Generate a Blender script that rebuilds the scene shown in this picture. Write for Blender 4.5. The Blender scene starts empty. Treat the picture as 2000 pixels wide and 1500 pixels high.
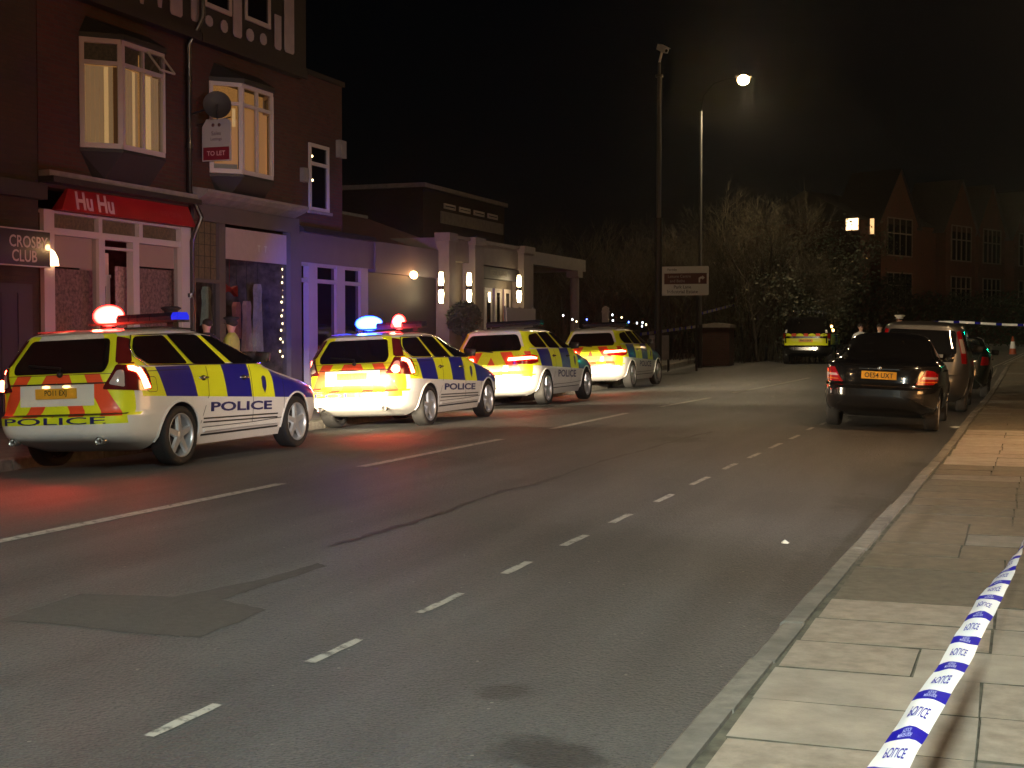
import bpy, bmesh, math, random
from mathutils import Vector, Matrix
random.seed(7)
R=math.radians; sin=math.sin; cos=math.cos; PI=math.pi
sc=bpy.context.scene; COL=sc.collection
# ------------------------------------------------------------------ camera
FPX=2750.0; TH=math.atan(985/FPX); PITCH=math.atan(95/FPX); HC=1.46
cam=bpy.data.cameras.new('camera'); camo=bpy.data.objects.new('camera',cam); COL.objects.link(camo)
cam.sensor_width=36; cam.lens=FPX/2000*36; cam.clip_end=2000
camo.location=(0,0,HC); camo.rotation_euler=(PI/2-PITCH,0,TH); sc.camera=camo
def ray(x,y):
    a=(x-1000)/FPX; b=(750-y)/FPX
    fw=Vector((-sin(TH)*cos(PITCH),cos(TH)*cos(PITCH),-sin(PITCH)))
    return fw+a*Vector((cos(TH),sin(TH),0))+b*Vector((-sin(TH)*sin(PITCH),cos(TH)*sin(PITCH),cos(PITCH)))
def atX(x,y,X): d=ray(x,y); t=X/d[0]; return (t*d[1],HC+t*d[2])        # -> (Y,z)
def atY(x,y,Y): d=ray(x,y); t=Y/d[1]; return (t*d[0],HC+t*d[2])        # -> (X,z)
def atZ(x,y,z): d=ray(x,y); t=(z-HC)/d[2]; return (t*d[0],t*d[1])      # -> (X,Y)
def lerp(T,v):
    if v<=T[0][0]: return T[0][1]
    for (a,b),(c,d) in zip(T,T[1:]):
        if v<=c: return b+(d-b)*(v-a)/(c-a)
    return T[-1][1]
# ------------------------------------------------------------------ materials
MATS={}
def nodes(m): m.use_nodes=True; return m.node_tree.nodes,m.node_tree.links
def mat(name,col=(.5,.5,.5),rough=.6,metal=0,emit=None,es=0,coat=0,var=0,vscale=8,bump=0,bscale=40,spec=.5,trans=0,alpha=1):
    if name in MATS: return MATS[name]
    m=bpy.data.materials.new(name); N,L=nodes(m); p=N['Principled BSDF']
    p.inputs['Base Color'].default_value=(*col,1); p.inputs['Roughness'].default_value=rough
    p.inputs['Metallic'].default_value=metal; p.inputs['Coat Weight'].default_value=coat; p.inputs['Coat Roughness'].default_value=.06
    p.inputs['Specular IOR Level'].default_value=spec; p.inputs['Transmission Weight'].default_value=trans; p.inputs['Alpha'].default_value=alpha
    if emit: p.inputs['Emission Color'].default_value=(*emit,1); p.inputs['Emission Strength'].default_value=es
    if var or bump:
        tc=N.new('ShaderNodeTexCoord')
    if var:
        n=N.new('ShaderNodeTexNoise'); n.inputs['Scale'].default_value=vscale; n.inputs['Detail'].default_value=6; n.inputs['Roughness'].default_value=.65
        L.new(tc.outputs['Object'],n.inputs['Vector'])
        r=N.new('ShaderNodeMapRange'); r.inputs['From Min'].default_value=.3; r.inputs['From Max'].default_value=.7
        r.inputs['To Min'].default_value=1-var; r.inputs['To Max'].default_value=1+var
        L.new(n.outputs['Fac'],r.inputs['Value'])
        v=N.new('ShaderNodeVectorMath'); v.operation='SCALE'; v.inputs[0].default_value=col
        L.new(r.outputs['Result'],v.inputs['Scale']); L.new(v.outputs['Vector'],p.inputs['Base Color'])
    if bump:
        n2=N.new('ShaderNodeTexNoise'); n2.inputs['Scale'].default_value=bscale; n2.inputs['Detail'].default_value=4
        L.new(tc.outputs['Object'],n2.inputs['Vector'])
        b=N.new('ShaderNodeBump'); b.inputs['Strength'].default_value=bump; b.inputs['Distance'].default_value=.01
        L.new(n2.outputs['Fac'],b.inputs['Height']); L.new(b.outputs['Normal'],p.inputs['Normal'])
    MATS[name]=m; return m
def brickmat(name,c1,c2,mortar,scale=1,bw=.225,rh=.075,rot='X'):
    m=bpy.data.materials.new(name); N,L=nodes(m); p=N['Principled BSDF']
    tc=N.new('ShaderNodeTexCoord'); sx=N.new('ShaderNodeSeparateXYZ'); cx=N.new('ShaderNodeCombineXYZ'); ad=N.new('ShaderNodeMath')
    L.new(tc.outputs['Object'],sx.inputs[0]); L.new(sx.outputs[0],ad.inputs[0]); L.new(sx.outputs[1],ad.inputs[1])
    L.new(ad.outputs[0],cx.inputs[0]); L.new(sx.outputs[2],cx.inputs[1])
    b=N.new('ShaderNodeTexBrick'); b.inputs['Scale'].default_value=scale; b.inputs['Brick Width'].default_value=bw; b.inputs['Row Height'].default_value=rh
    b.inputs['Mortar Size'].default_value=.008; b.inputs['Color1'].default_value=(*c1,1); b.inputs['Color2'].default_value=(*c2,1); b.inputs['Mortar'].default_value=(*mortar,1)
    L.new(cx.outputs[0],b.inputs['Vector'])
    n=N.new('ShaderNodeTexNoise'); n.inputs['Scale'].default_value=1.3; n.inputs['Detail'].default_value=5; L.new(tc.outputs['Object'],n.inputs['Vector'])
    mx=N.new('ShaderNodeMix'); mx.data_type='RGBA'; mx.blend_type='MULTIPLY'; mx.inputs[0].default_value=.5
    L.new(b.outputs['Color'],mx.inputs[6]); L.new(n.outputs['Color'],mx.inputs[7]); L.new(mx.outputs[2],p.inputs['Base Color'])
    p.inputs['Roughness'].default_value=.9
    bu=N.new('ShaderNodeBump'); bu.inputs['Strength'].default_value=.4; bu.inputs['Distance'].default_value=.01
    L.new(b.outputs['Fac'],bu.inputs['Height']); bu.invert=True; L.new(bu.outputs['Normal'],p.inputs['Normal'])
    MATS[name]=m; return m
M=MATS
# ------------------------------------------------------------------ objects
def tag(o,label=None,cat=None,group=None,kind=None):
    if label: o['label']=label
    if cat: o['category']=cat
    if group: o['group']=group
    if kind: o['kind']=kind
    return o
def empty(name,loc,rz=0,label=None,cat=None,group=None,rx=0,ry=0):
    o=bpy.data.objects.new(name,None); COL.objects.link(o); o.location=loc; o.rotation_euler=(rx,ry,rz); o.empty_display_size=.2
    return tag(o,label,cat,group)
class MB:
    def __init__(s): s.v=[]; s.f=[]; s.m=[]; s.s=[]; s.mats=[]
    def mi(s,m):
        if m not in s.mats: s.mats.append(m)
        return s.mats.index(m)
    def add(s,vs,fs,m,smooth=False):
        b=len(s.v); s.v+= [tuple(v) for v in vs]; k=s.mi(m)
        for f in fs: s.f.append(tuple(b+i for i in f)); s.m.append(k); s.s.append(smooth)
        return s
    def box(s,x0,x1,y0,y1,z0,z1,m):
        if x0>x1:x0,x1=x1,x0
        if y0>y1:y0,y1=y1,y0
        if z0>z1:z0,z1=z1,z0
        return s.add([(x0,y0,z0),(x1,y0,z0),(x1,y1,z0),(x0,y1,z0),(x0,y0,z1),(x1,y0,z1),(x1,y1,z1),(x0,y1,z1)],
          [(0,3,2,1),(4,5,6,7),(0,1,5,4),(1,2,6,5),(2,3,7,6),(3,0,4,7)],m)
    def quad(s,a,b,c,d,m): return s.add([a,b,c,d],[(0,1,2,3)],m)
    def prism(s,poly,axis,a,b,m):
        # poly in the two other axes, extruded along axis from a to b
        def P(u,v,w): return {'x':(w,u,v),'y':(u,w,v),'z':(u,v,w)}[axis]
        n=len(poly); vs=[P(u,v,a) for u,v in poly]+[P(u,v,b) for u,v in poly]
        fs=[tuple(range(n))[::-1],tuple(range(n,2*n))]+[(i,(i+1)%n,n+(i+1)%n,n+i) for i in range(n)]
        return s.add(vs,fs,m)
    def tube(s,pts,r,m,n=8,cap=True,smooth=True):
        pts=[Vector(p) for p in pts]; rs=r if isinstance(r,(list,tuple)) else [r]*len(pts); vs=[]; fs=[]; up=None
        for i,p in enumerate(pts):
            d=(pts[min(i+1,len(pts)-1)]-pts[max(i-1,0)]).normalized()
            if up is None: up=d.orthogonal().normalized()
            up=(up-d*up.dot(d)); up=up.normalized() if up.length>1e-6 else d.orthogonal().normalized()
            w=d.cross(up)
            for k in range(n): a=2*PI*k/n; vs.append(p+(up*cos(a)+w*sin(a))*rs[i])
        for i in range(len(pts)-1):
            for k in range(n): fs.append((i*n+k,i*n+(k+1)%n,(i+1)*n+(k+1)%n,(i+1)*n+k))
        s.add(vs,fs,m,smooth)
        if cap: s.add(vs[:n],[tuple(range(n))[::-1]],m); s.add(vs[-n:],[tuple(range(n))],m)
        return s
    def lathe(s,prof,c,axis,m,n=24,smooth=True):
        # prof: (radius, along)
        vs=[];fs=[];k=len(prof)
        for j in range(n):
            a=2*PI*j/n
            for r,h in prof:
                p={'x':(h,r*cos(a),r*sin(a)),'y':(r*sin(a),h,r*cos(a)),'z':(r*cos(a),r*sin(a),h)}[axis]
                vs.append((c[0]+p[0],c[1]+p[1],c[2]+p[2]))
        for j in range(n):
            for i in range(k-1): a=j*k+i; b=((j+1)%n)*k+i; fs.append((a,b,b+1,a+1))
        return s.add(vs,fs,m,smooth)
    def ball(s,c,r,m,n=12,sc=(1,1,1)):
        vs=[];fs=[];h=n//2+1
        for i in range(h+1):
            t=PI*i/h
            for j in range(n): a=2*PI*j/n; vs.append((c[0]+r*sc[0]*sin(t)*cos(a),c[1]+r*sc[1]*sin(t)*sin(a),c[2]+r*sc[2]*cos(t)))
        for i in range(h):
            for j in range(n): fs.append((i*n+j,(i+1)*n+j,(i+1)*n+(j+1)%n,i*n+(j+1)%n))
        return s.add(vs,fs,m,True)
    def from_bm(s,bm,m,smooth=False):
        bm.verts.index_update(); return s.add([v.co[:] for v in bm.verts],[[v.index for v in f.verts] for f in bm.faces],m,smooth)
    def mesh(s,name,off=(0,0,0)):
        me=bpy.data.meshes.new(name); me.from_pydata([(a-off[0],b-off[1],c-off[2]) for a,b,c in s.v],[],s.f)
        for m in s.mats: me.materials.append(m)
        me.polygons.foreach_set('material_index',s.m); me.polygons.foreach_set('use_smooth',s.s); me.validate(); me.update(); return me
    def build(s,name,parent=None,world=True,loc=None,label=None,cat=None,group=None,kind=None):
        """world=True: vertices are world coordinates (parents there are never rotated)"""
        if parent is not None: off=tuple(wloc(parent)) if world else (0,0,0)
        elif world and loc is not None: off=loc
        else: off=(0,0,0)
        o=bpy.data.objects.new(name,s.mesh(name,off)); COL.objects.link(o)
        if parent is not None: o.parent=parent
        elif loc is not None: o.location=loc
        return tag(o,label,cat,group,kind)
def wloc(o):
    v=Vector(o.location)
    while o.parent: o=o.parent; v+=Vector(o.location)
    return v
def dg_mesh(o):
    dg=bpy.context.evaluated_depsgraph_get(); dg.update(); return bpy.data.meshes.new_from_object(o.evaluated_get(dg))
TXT={}
def text2d(s,h=1.0,sx=1.0,bold=0.0,shear=0.0):
    """flat text as (verts2d, faces), cap height h, centred on 0,0"""
    k=(s,round(h,4),sx,bold,shear)
    if k in TXT: return TXT[k]
    c=bpy.data.curves.new('t','FONT'); c.body=s; c.size=1; c.resolution_u=3; c.offset=bold; c.shear=shear
    o=bpy.data.objects.new('t',c); COL.objects.link(o); me=dg_mesh(o)
    vs=[(v.co.x,v.co.y) for v in me.vertices]; fs=[tuple(p.vertices) for p in me.polygons]
    bpy.data.objects.remove(o); bpy.data.curves.remove(c); bpy.data.meshes.remove(me)
    x0=min(a for a,b in vs); x1=max(a for a,b in vs); y0=min(b for a,b in vs); y1=max(b for a,b in vs); k2=h/(y1-y0)
    vs=[((a-(x0+x1)/2)*k2*sx,(b-(y0+y1)/2)*k2) for a,b in vs]
    TXT[k]=(vs,fs); return TXT[k]
def add_text(mb,s,fn,m,h,sx=1,bold=0,shear=0,step=None):
    vs,fs=text2d(s,h,sx,bold,shear)
    mb.add([fn(u,v) for u,v in vs],fs,m)
def grid2d(poly,step):
    bm=bmesh.new(); bm.faces.new([bm.verts.new((u,v,0)) for u,v in poly])
    us=[p[0] for p in poly]; vs=[p[1] for p in poly]
    for ax,lo,hi in ((0,min(us),max(us)),(1,min(vs),max(vs))):
        n=max(1,int(math.ceil((hi-lo)/step)))
        for i in range(1,n):
            c=lo+(hi-lo)*i/n; no=(1,0,0) if ax==0 else (0,1,0); co=(c,0,0) if ax==0 else (0,c,0)
            bmesh.ops.bisect_plane(bm,geom=bm.verts[:]+bm.edges[:]+bm.faces[:],plane_co=co,plane_no=no)
    bmesh.ops.triangulate(bm,faces=[f for f in bm.faces if len(f.verts)>4])
    bm.verts.index_update(); r=([tuple(v.co[:2]) for v in bm.verts],[[v.index for v in f.verts] for f in bm.faces]); bm.free(); return r
def wrap(mb,poly,fn,m,step=.08,smooth=True):
    vs,fs=grid2d(poly,step); mb.add([fn(u,v) for u,v in vs],fs,m,smooth); return mb
def roundpoly(poly,r=.04,n=4):
    out=[];k=len(poly)
    for i in range(k):
        p=Vector(poly[i]); a=Vector(poly[i-1]); b=Vector(poly[(i+1)%k]); ra=min(r,(a-p).length*.45,(b-p).length*.45)
        s=p+(a-p).normalized()*ra; e=p+(b-p).normalized()*ra
        for j in range(n+1): t=j/n; out.append(tuple(s*(1-t)**2+p*2*t*(1-t)+e*t*t))
    return out
def copy_tree(o,parent=None):
    c=o.copy(); COL.objects.link(c); c.parent=parent
    for ch in list(o.children): copy_tree(ch,c)
    return c
LA=(12300,(.87,1,.90)); LB=(1100,(1,.68,.40)); LC=(500,(1,.74,.55)); LD=(170,(1,.66,.42)); HL=3300; RL=(45,30,45,8,110); SKY=(15,.0002); EXPO=0; DL=16000; FL=10500
HALO=(.0004,.9); BB=(320,4800,1700)
# ------------------------------------------------------------------ vehicles
mat('paint_white',(.80,.78,.75),.28,coat=.6,var=.03)
mat('film_yellow',(.80,.86,.02),.4,coat=.3)
mat('film_blue',(.008,.008,.24),.35,coat=.5)
mat('film_orange',(.85,.09,.03),.4,coat=.3)
mat('film_text',(.015,.015,.12),.4)
mat('trim_black',(.012,.012,.013),.5)
mat('trim_gloss',(.008,.008,.009),.12,coat=.5)
mat('chrome',(.7,.69,.67),.22,metal=1)
mat('alloy',(.62,.62,.63),.32,metal=.6)
mat('metal_disc',(.10,.095,.09),.5,metal=.6); mat('tyre',(.014,.013,.013),.8,bump=.3,bscale=30)
mat('glass_dark',(.006,.006,.007),.04,spec=.6,coat=.3)
mat('lens_red',(.35,.006,.008),.12,coat=.8)
mat('lens_dim',(.10,.01,.012),.12,coat=.8)
mat('lens_clear',(.5,.42,.4),.12,coat=.8)
mat('lens_amber',(.7,.2,.02),.2,coat=.5)
mat('tail_lit',(.8,.05,.03),.3,emit=(1,.07,.03),es=60)
mat('red_lit',(.9,.05,.03),.3,emit=(1,.045,.018),es=110)
mat('blue_lit',(.05,.1,.9),.3,emit=(.02,.10,1),es=140)
mat('blue_dim',(.02,.03,.5),.15,emit=(.02,.03,1),es=.7,coat=.6)
mat('bar_dark',(.02,.02,.035),.15,coat=.7)
mat('plate_amber',(.85,.42,.03),.5)
mat('plate_lamp',(1,.8,.4),.4,emit=(1,.55,.15),es=6)
mat('head_glass',(.9,.9,.85),.1,emit=(1,.9,.7),es=8)
mat('seat_grey',(.12,.12,.12),.8)
mat('underbody',(.02,.018,.016),.9)
def strobe(name,rim,core):  # hot core and coloured rim put the lamp's glare into its emission
    m=bpy.data.materials.new(name); MATS[name]=m; N,L=nodes(m); p=N['Principled BSDF']; p.inputs['Base Color'].default_value=(*rim,1); p.inputs['Roughness'].default_value=.3
    lw=N.new('ShaderNodeLayerWeight'); lw.inputs[0].default_value=.5; r=N.new('ShaderNodeValToRGB'); e=r.color_ramp.elements
    e[0].position=.34; e[0].color=(1,1,1,1); e[1].position=.72; e[1].color=(.0,.0,.0,1); L.new(lw.outputs['Facing'],r.inputs[0])
    mr=N.new('ShaderNodeMapRange'); mr.inputs['To Min'].default_value=2.2; mr.inputs['To Max'].default_value=core; L.new(r.outputs[0],mr.inputs['Value'])
    p.inputs['Emission Color'].default_value=(*rim,1); L.new(mr.outputs[0],p.inputs['Emission Strength'])
del MATS['red_lit'],MATS['blue_lit']; strobe('red_lit',(1,.026,.02),60); strobe('blue_lit',(.02,.08,1),50)
class Shell:
    def __init__(s,P):
        s.P=P; s.n=P.get('n',[(0,6),(1.1,6),(1.2,6.5),(1.7,4.5)])
    def w(s,z): return lerp(s.P['w'],z)
    def yr(s,z): return lerp(s.P['yr'],z)
    def yf(s,z): return lerp(s.P['yf'],z)
    def par(s,z):
        a,b=s.yr(z),s.yf(z); return (a+b)/2,max((b-a)/2,.02),s.w(z),lerp(s.n,z)
    def side(s,y,z,off=0,sgn=1):
        yc,h,w,n=s.par(z); u=min(abs((y-yc)/h),.999); return Vector((sgn*(w*(1-u**n)**(1/n)+off),y,z))
    def rear(s,x,z,off=0):
        yc,h,w,n=s.par(z); u=min(abs(x/w),.999); return Vector((x,yc-h*(1-u**n)**(1/n)-off,z))
    def front(s,x,z,off=0):
        yc,h,w,n=s.par(z); u=min(abs(x/w),.999); return Vector((x,yc+h*(1-u**n)**(1/n)+off,z))
    def arc(s,q,z,off=0,sgn=1):
        """q = distance along the plan outline from the middle of the rear, in half widths"""
        yc,h,w,n=s.par(z); pts=[]
        for i in range(61):
            a=PI/2*i/60; 
            X=w*sin(a)**(2/n); Y=yc-h*cos(a)**(2/n); pts.append((X,Y))
        L=0; T=q*w; res=pts[-1]; nrm=(1,0)
        for p,r in zip(pts,pts[1:]):
            d=math.hypot(r[0]-p[0],r[1]-p[1])
            if L+d>=T and d>0:
                t=(T-L)/d; res=(p[0]+(r[0]-p[0])*t,p[1]+(r[1]-p[1])*t); nrm=((r[1]-p[1])/d,-(r[0]-p[0])/d); break
            L+=d
        return Vector((sgn*(res[0]+nrm[0]*off),res[1]+nrm[1]*off,z))
    def shell_mesh(s,base):
        zs=s.P['zs']; rings=[]
        for z in zs:
            yc,h,w,n=s.par(z); c=.5**(1/n); U=[c*u for u in (0,.13,.28,.42,.54,.65,.74,.82,.89,.95)]
            q=[((1-u**n)**(1/n),u) for u in U]+[(c,c)]+[(u,(1-u**n)**(1/n)) for u in reversed(U)]
            full=q+[(-a,b) for a,b in reversed(q[:-1])]; full+= [(a,-b) for a,b in reversed(full[1:-1])]
            rings.append([(w*a,yc+h*b,z) for a,b in full])
        N=min(len(r) for r in rings)
        assert all(len(r)==N for r in rings),[len(r) for r in rings]
        mb=MB(); vs=[p for r in rings for p in r]; fs=[]
        for i in range(len(rings)-1):
            for k in range(N): fs.append((i*N+k,i*N+(k+1)%N,(i+1)*N+(k+1)%N,(i+1)*N+k))
        mb.add(vs,fs,base,True)
        mb.add(rings[0],[tuple(range(N))[::-1]],M['underbody']); mb.add(rings[-1],[tuple(range(N))],base)
        bm=bmesh.new(); 
        me=mb.mesh('shell'); bm.from_mesh(me); bmesh.ops.remove_doubles(bm,verts=bm.verts,dist=.0002); bmesh.ops.recalc_face_normals(bm,faces=bm.faces); bm.to_mesh(me); bm.free()
        return me
def frange(a,b,st):
    n=int(round((b-a)/st)); return [a+(b-a)*i/n for i in range(n)]
def arches(me,P):
    o=bpy.data.objects.new('sh',me); COL.objects.link(o); cs=[]
    for y in P['axles']:
        for sg in (-1,1):
            mb=MB(); r=P['arch']; x0,x1=(.58*sg,1.3*sg); n=40; cz=P['rw']
            v=[(x,y+r*cos(2*PI*k/n),cz+r*sin(2*PI*k/n)) for x in (min(x0,x1),max(x0,x1)) for k in range(n)]
            mb.add(v,[tuple(range(n))[::-1],tuple(range(n,2*n))]+[(k,(k+1)%n,n+(k+1)%n,n+k) for k in range(n)],M['underbody'])
            cme=mb.mesh('c'); bm=bmesh.new(); bm.from_mesh(cme); bmesh.ops.recalc_face_normals(bm,faces=bm.faces); bm.to_mesh(cme); bm.free()
            c=bpy.data.objects.new('c',cme); COL.objects.link(c); cs.append(c)
            md=o.modifiers.new('b','BOOLEAN'); md.operation='DIFFERENCE'; md.object=c; md.solver='EXACT'; md.material_mode='TRANSFER'
    r=dg_mesh(o)
    for c in cs+[o]: bpy.data.objects.remove(c)
    return r
def cut(bm,co,no,sel=None):
    fs=[f for f in bm.faces if sel is None or sel(f.calc_center_median())]
    es=set(e for f in fs for e in f.edges); vs=set(v for f in fs for v in f.verts)
    bmesh.ops.bisect_plane(bm,geom=list(vs)+list(es)+fs,plane_co=co,plane_no=no)
def wheel_meshes(r,w,spokes=5):
    t=MB(); hw=w/2
    t.lathe([(r*.73,-hw*.9),(r*.82,-hw),(r*.93,-hw*.98),(r*.99,-hw*.8),(r,-hw*.4),(r,hw*.4),(r*.99,hw*.8),(r*.93,hw*.98),(r*.82,hw),(r*.73,hw*.9),(r*.71,0),(r*.73,-hw*.9)],(0,0,0),'x',M['tyre'],36)
    g=MB(); R0=r*.73
    g.lathe([(R0,hw*.86),(R0*1.03,hw*.93),(R0*.97,hw*.9),(R0*.93,hw*.55),(R0*.9,-hw*.5)],(0,0,0),'x',M['alloy'],36); g.lathe([(R0*.9,-hw*.5),(.02,-hw*.5)],(0,0,0),'x',M['underbody'],24)
    g.lathe([(R0*.50,-hw*.1),(R0*.50,hw*.0),(.02,hw*.0)],(0,0,0),'x',M['metal_disc'],24)
    g.lathe([(R0*.24,hw*.3),(R0*.24,hw*.72),(R0*.16,hw*.8),(.0,hw*.8)],(0,0,0),'x',M['alloy'],16)
    for k in range(spokes):
        a=2*PI*k/spokes+.3
        for (r0,r1,w0,w1) in ((R0*.15,R0*.96,R0*.15,R0*.10),):
            e=Vector((0,cos(a),sin(a))); q=Vector((0,-sin(a),cos(a))); X=Vector((1,0,0)); h0,h1=hw*.78,hw*.72
            vs=[e*r0+q*w0+X*h0,e*r0-q*w0+X*h0,e*r1-q*w1+X*h1,e*r1+q*w1+X*h1]
            vs2=[v-X*.03+q*(.012 if i in(0,3) else -.012) for i,v in enumerate(vs)]
            g.add(vs+vs2,[(0,1,2,3),(0,3,7,4),(1,5,6,2),(4,7,6,5),(3,2,6,7)],M['alloy'])
    for m in (t,g):
        m.mirror=False
    return t.mesh('wheel'),g.mesh('rim')
def add_part(root,name,me,loc=(0,0,0),rz=0,label=None):
    o=bpy.data.objects.new(name,me); COL.objects.link(o); o.parent=root; o.location=loc; o.rotation_euler=(0,0,rz)
    return tag(o,label)
def wheels(root,P,tw=.225,spokes=5):
    tm,rm=wheel_meshes(P['rw'],tw,spokes)
    for y in P['axles']:
        for sg in (1,-1):
            w=add_part(root,'wheel',tm,(sg*(P['track']-tw/2),y,P['rw']),0 if sg>0 else PI)
            add_part(w,'rim',rm)
def strip(mb,pts,fn,hw,m):
    """thin band along (u,v) points"""
    vs=[];fs=[]
    for i,(u,v) in enumerate(pts):
        a=pts[max(i-1,0)]; b=pts[min(i+1,len(pts)-1)]; dx,dy=b[0]-a[0],b[1]-a[1]; L=math.hypot(dx,dy) or 1
        nx,ny=-dy/L*hw,dx/L*hw; vs+= [fn(u+nx,v+ny),fn(u-nx,v-ny)]
    for i in range(len(pts)-1): fs.append((2*i,2*i+1,2*i+3,2*i+2))
    mb.add(vs,fs,m,True)
def seg(a,b,n=8): return [(a[0]+(b[0]-a[0])*i/n,a[1]+(b[1]-a[1])*i/n) for i in range(n+1)]
def body_extras(mb,S,P,lines=True):
    """arch lips, door gaps and sill mouldings as part of the body"""
    for sg in (1,-1):
        for y in P['axles']:
            r=P['arch']; pts=[]
            for k in range(25):
                a=-.28+(PI+.56)*k/24; yy=y+r*cos(a); zz=P['rw']+r*sin(a)
                if zz>.27: pts.append(S.side(yy,zz,.0,sg))
            mb.tube(pts,.014,P.get('lip',M['paint_white']),6)
        if lines:
            for ln in P['gaps']:
                strip(mb,ln,lambda u,v:S.side(u,v,.0025,sg),.005,M['trim_black'])
def police_body(P,lay):
    S=Shell(P); me=arches(S.shell_mesh(M['paint_white']),P); bm=bmesh.new(); bm.from_mesh(me)
    sel_side=lambda c: abs(c.x)>.4 and c.y>P['yr_mid']
    for (y0,z0,y1,z1) in lay['edges']:
        cut(bm,(0,y0,z0),(0,(z1-z0),-(y1-y0)),lambda c: abs(c.x)>.35 and lay['zb']-.25<c.z<lay['belt']+.05)
    # slanted lower border of the checks
    (ya,za),(yb,zb)=lay['lower']; cut(bm,(0,ya,za),(0,-(zb-za),(yb-ya)),lambda c: abs(c.x)>.35)
    (ya,za),(yb,zb)=lay['rail']; cut(bm,(0,ya,za),(0,-(zb-za),(yb-ya)),lambda c: abs(c.x)>.35 and c.z>1.3)
    rs=lambda c: c.y<P['yr_mid']
    for z in lay['rz']: cut(bm,(0,0,z),(0,0,1),rs)
    for x in lay['rx']:
        for sg in (1,-1): cut(bm,(x*sg,0,0),(1,0,0),rs)
    sl=.53; W=lay['cw']
    for k in range(-4,10):
        for sg in (1,-1):
            x0=(k*W+lay.get('c0',0)); cut(bm,(sg*x0,0,lay['cz']),(sg*1,0,sl),lambda c:rs(c) and c.x*sg>-.001 and lay['cza']<c.z<lay['czb'])
    mi={}
    mats=[m for m in me.materials]
    def idx(m):
        if m not in mats: mats.append(m)
        return mats.index(m)
    ub=[i for i,m in enumerate(mats) if m==M['underbody']]
    bm.normal_update()
    for f in bm.faces:
        if f.material_index in ub: continue
        c=f.calc_center_median(); m=lay['paint'](S,c,f.normal,sl,W)
        f.material_index=idx(m)
    for f in bm.faces: f.smooth=True
    for e in bm.edges:
        if len(e.link_faces)==2 and e.calc_face_angle(0)>R(38): e.smooth=False
    out=bpy.data.meshes.new('body')
    bm.to_mesh(out); bm.free()
    for m in mats: out.materials.append(m)
    # extras appended
    mb=MB(); body_extras(mb,S,P); lay['extra'](mb,S)
    em=mb.mesh('x'); bm=bmesh.new(); bm.from_mesh(out); b2=len(bm.faces); nm=len(out.materials)
    for m in em.materials: out.materials.append(m)
    bm.from_mesh(em); bm.faces.ensure_lookup_table()
    for f in bm.faces[b2:]: f.material_index+=nm
    bm.to_mesh(out); bm.free()
    return S,out
def glass_set(root,S,sidep,rearp,frontp,roundr=.05,gm=None,trim=True):
    gm=gm or M['glass_dark']
    for sg in (1,-1):
        for k,p in enumerate(sidep):
            mb=MB(); wrap(mb,roundpoly(p,roundr),lambda u,v:S.side(u,v,.012,sg),gm,.05); add_part(root,'side_window',mb.mesh('side_window'))
    mb=MB(); wrap(mb,roundpoly(rearp,roundr),lambda u,v:S.rear(u,v,.009),gm,.07); rw=add_part(root,'rear_window',mb.mesh('rear_window'))
    mb=MB(); wrap(mb,roundpoly(frontp,roundr),lambda u,v:S.front(u,v,.010),gm,.07); add_part(root,'windscreen',mb.mesh('windscreen'))
    return rw
def mirrors(root,S,y,z,m,h=.14):
    for sg in (1,-1):
        mb=MB(); p=S.side(y,z,0,sg)
        mb.add([(p.x+sg*a,y+b,z+c) for a,b,c in ((.05,-.03,-.05),(.23,-.03,-.04),(.25,-.02,.08),(.06,-.02,.10),(.06,.05,-.03),(.20,.07,-.02),(.21,.07,.06),(.06,.05,.08),(.05,-.045,-.035),(.22,-.045,-.03),(.235,-.04,.065),(.06,-.04,.085))],[(8,9,10,11),(0,1,9,8),(1,2,10,9),(2,3,11,10),(3,0,8,11),(4,7,6,5),(0,4,5,1),(1,5,6,2),(2,6,7,3),(3,7,4,0)],m,True); mb.tube([p,(p.x+sg*.1,y,z)],.025,m,6)
        add_part(root,'wing_mirror',mb.mesh('wing_mirror'))
def handles(root,S,spots,m):
    for sg in (1,-1):
        for y,z in spots:
            p=S.side(y,z,.012,sg); mb=MB(); mb.tube([(p.x-sg*.02,y-.085,z),(p.x+sg*.012,y-.06,z),(p.x+sg*.018,y,z),(p.x+sg*.012,y+.06,z),(p.x-sg*.02,y+.085,z)],.016,m,6)
            mb.ball((p.x-sg*.012,y,z-.005),.05,M['trim_black'],8,(.2,1.3,.7))
            add_part(root,'door_handle',mb.mesh('door_handle'))
def plate(root,S,txt,z,w=.52,h=.115,m=None,tm=None,lift=.012):
    y=min(S.rear(0,z-h/2).y,S.rear(0,z+h/2).y)-lift; mb=MB(); mb.box(-w/2,w/2,y,y+.012,z-h/2,z+h/2,m or M['plate_amber'])
    add_text(mb,txt,lambda u,v:(u,y-.002,z+v),tm or M['trim_black'],h*.66,.88,.012); return add_part(root,'number_plate',mb.mesh('number_plate'))
def lens(root,S,poly,name,m,sg,off=.008,step=.05,rr=.03,parent=None):
    mb=MB(); wrap(mb,roundpoly(poly,rr),lambda u,v:S.arc(u,v,off,sg),m,step); return add_part(parent or root,name,mb.mesh(name))
def spot(root,name,loc,rot,e,col,size=60,blend=.3,r=.03):
    l=bpy.data.lights.new(name,'SPOT'); l.energy=e; l.color=col; l.spot_size=R(size); l.spot_blend=blend; l.shadow_soft_size=r
    o=bpy.data.objects.new(name,l); COL.objects.link(o); o.parent=root; o.location=loc; o.rotation_euler=rot; return o
def point(root,name,loc,e,col,r=.04):
    l=bpy.data.lights.new(name,'POINT'); l.energy=e; l.color=col; l.shadow_soft_size=r
    o=bpy.data.objects.new(name,l); COL.objects.link(o); o.parent=root; o.location=loc; return o
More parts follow.
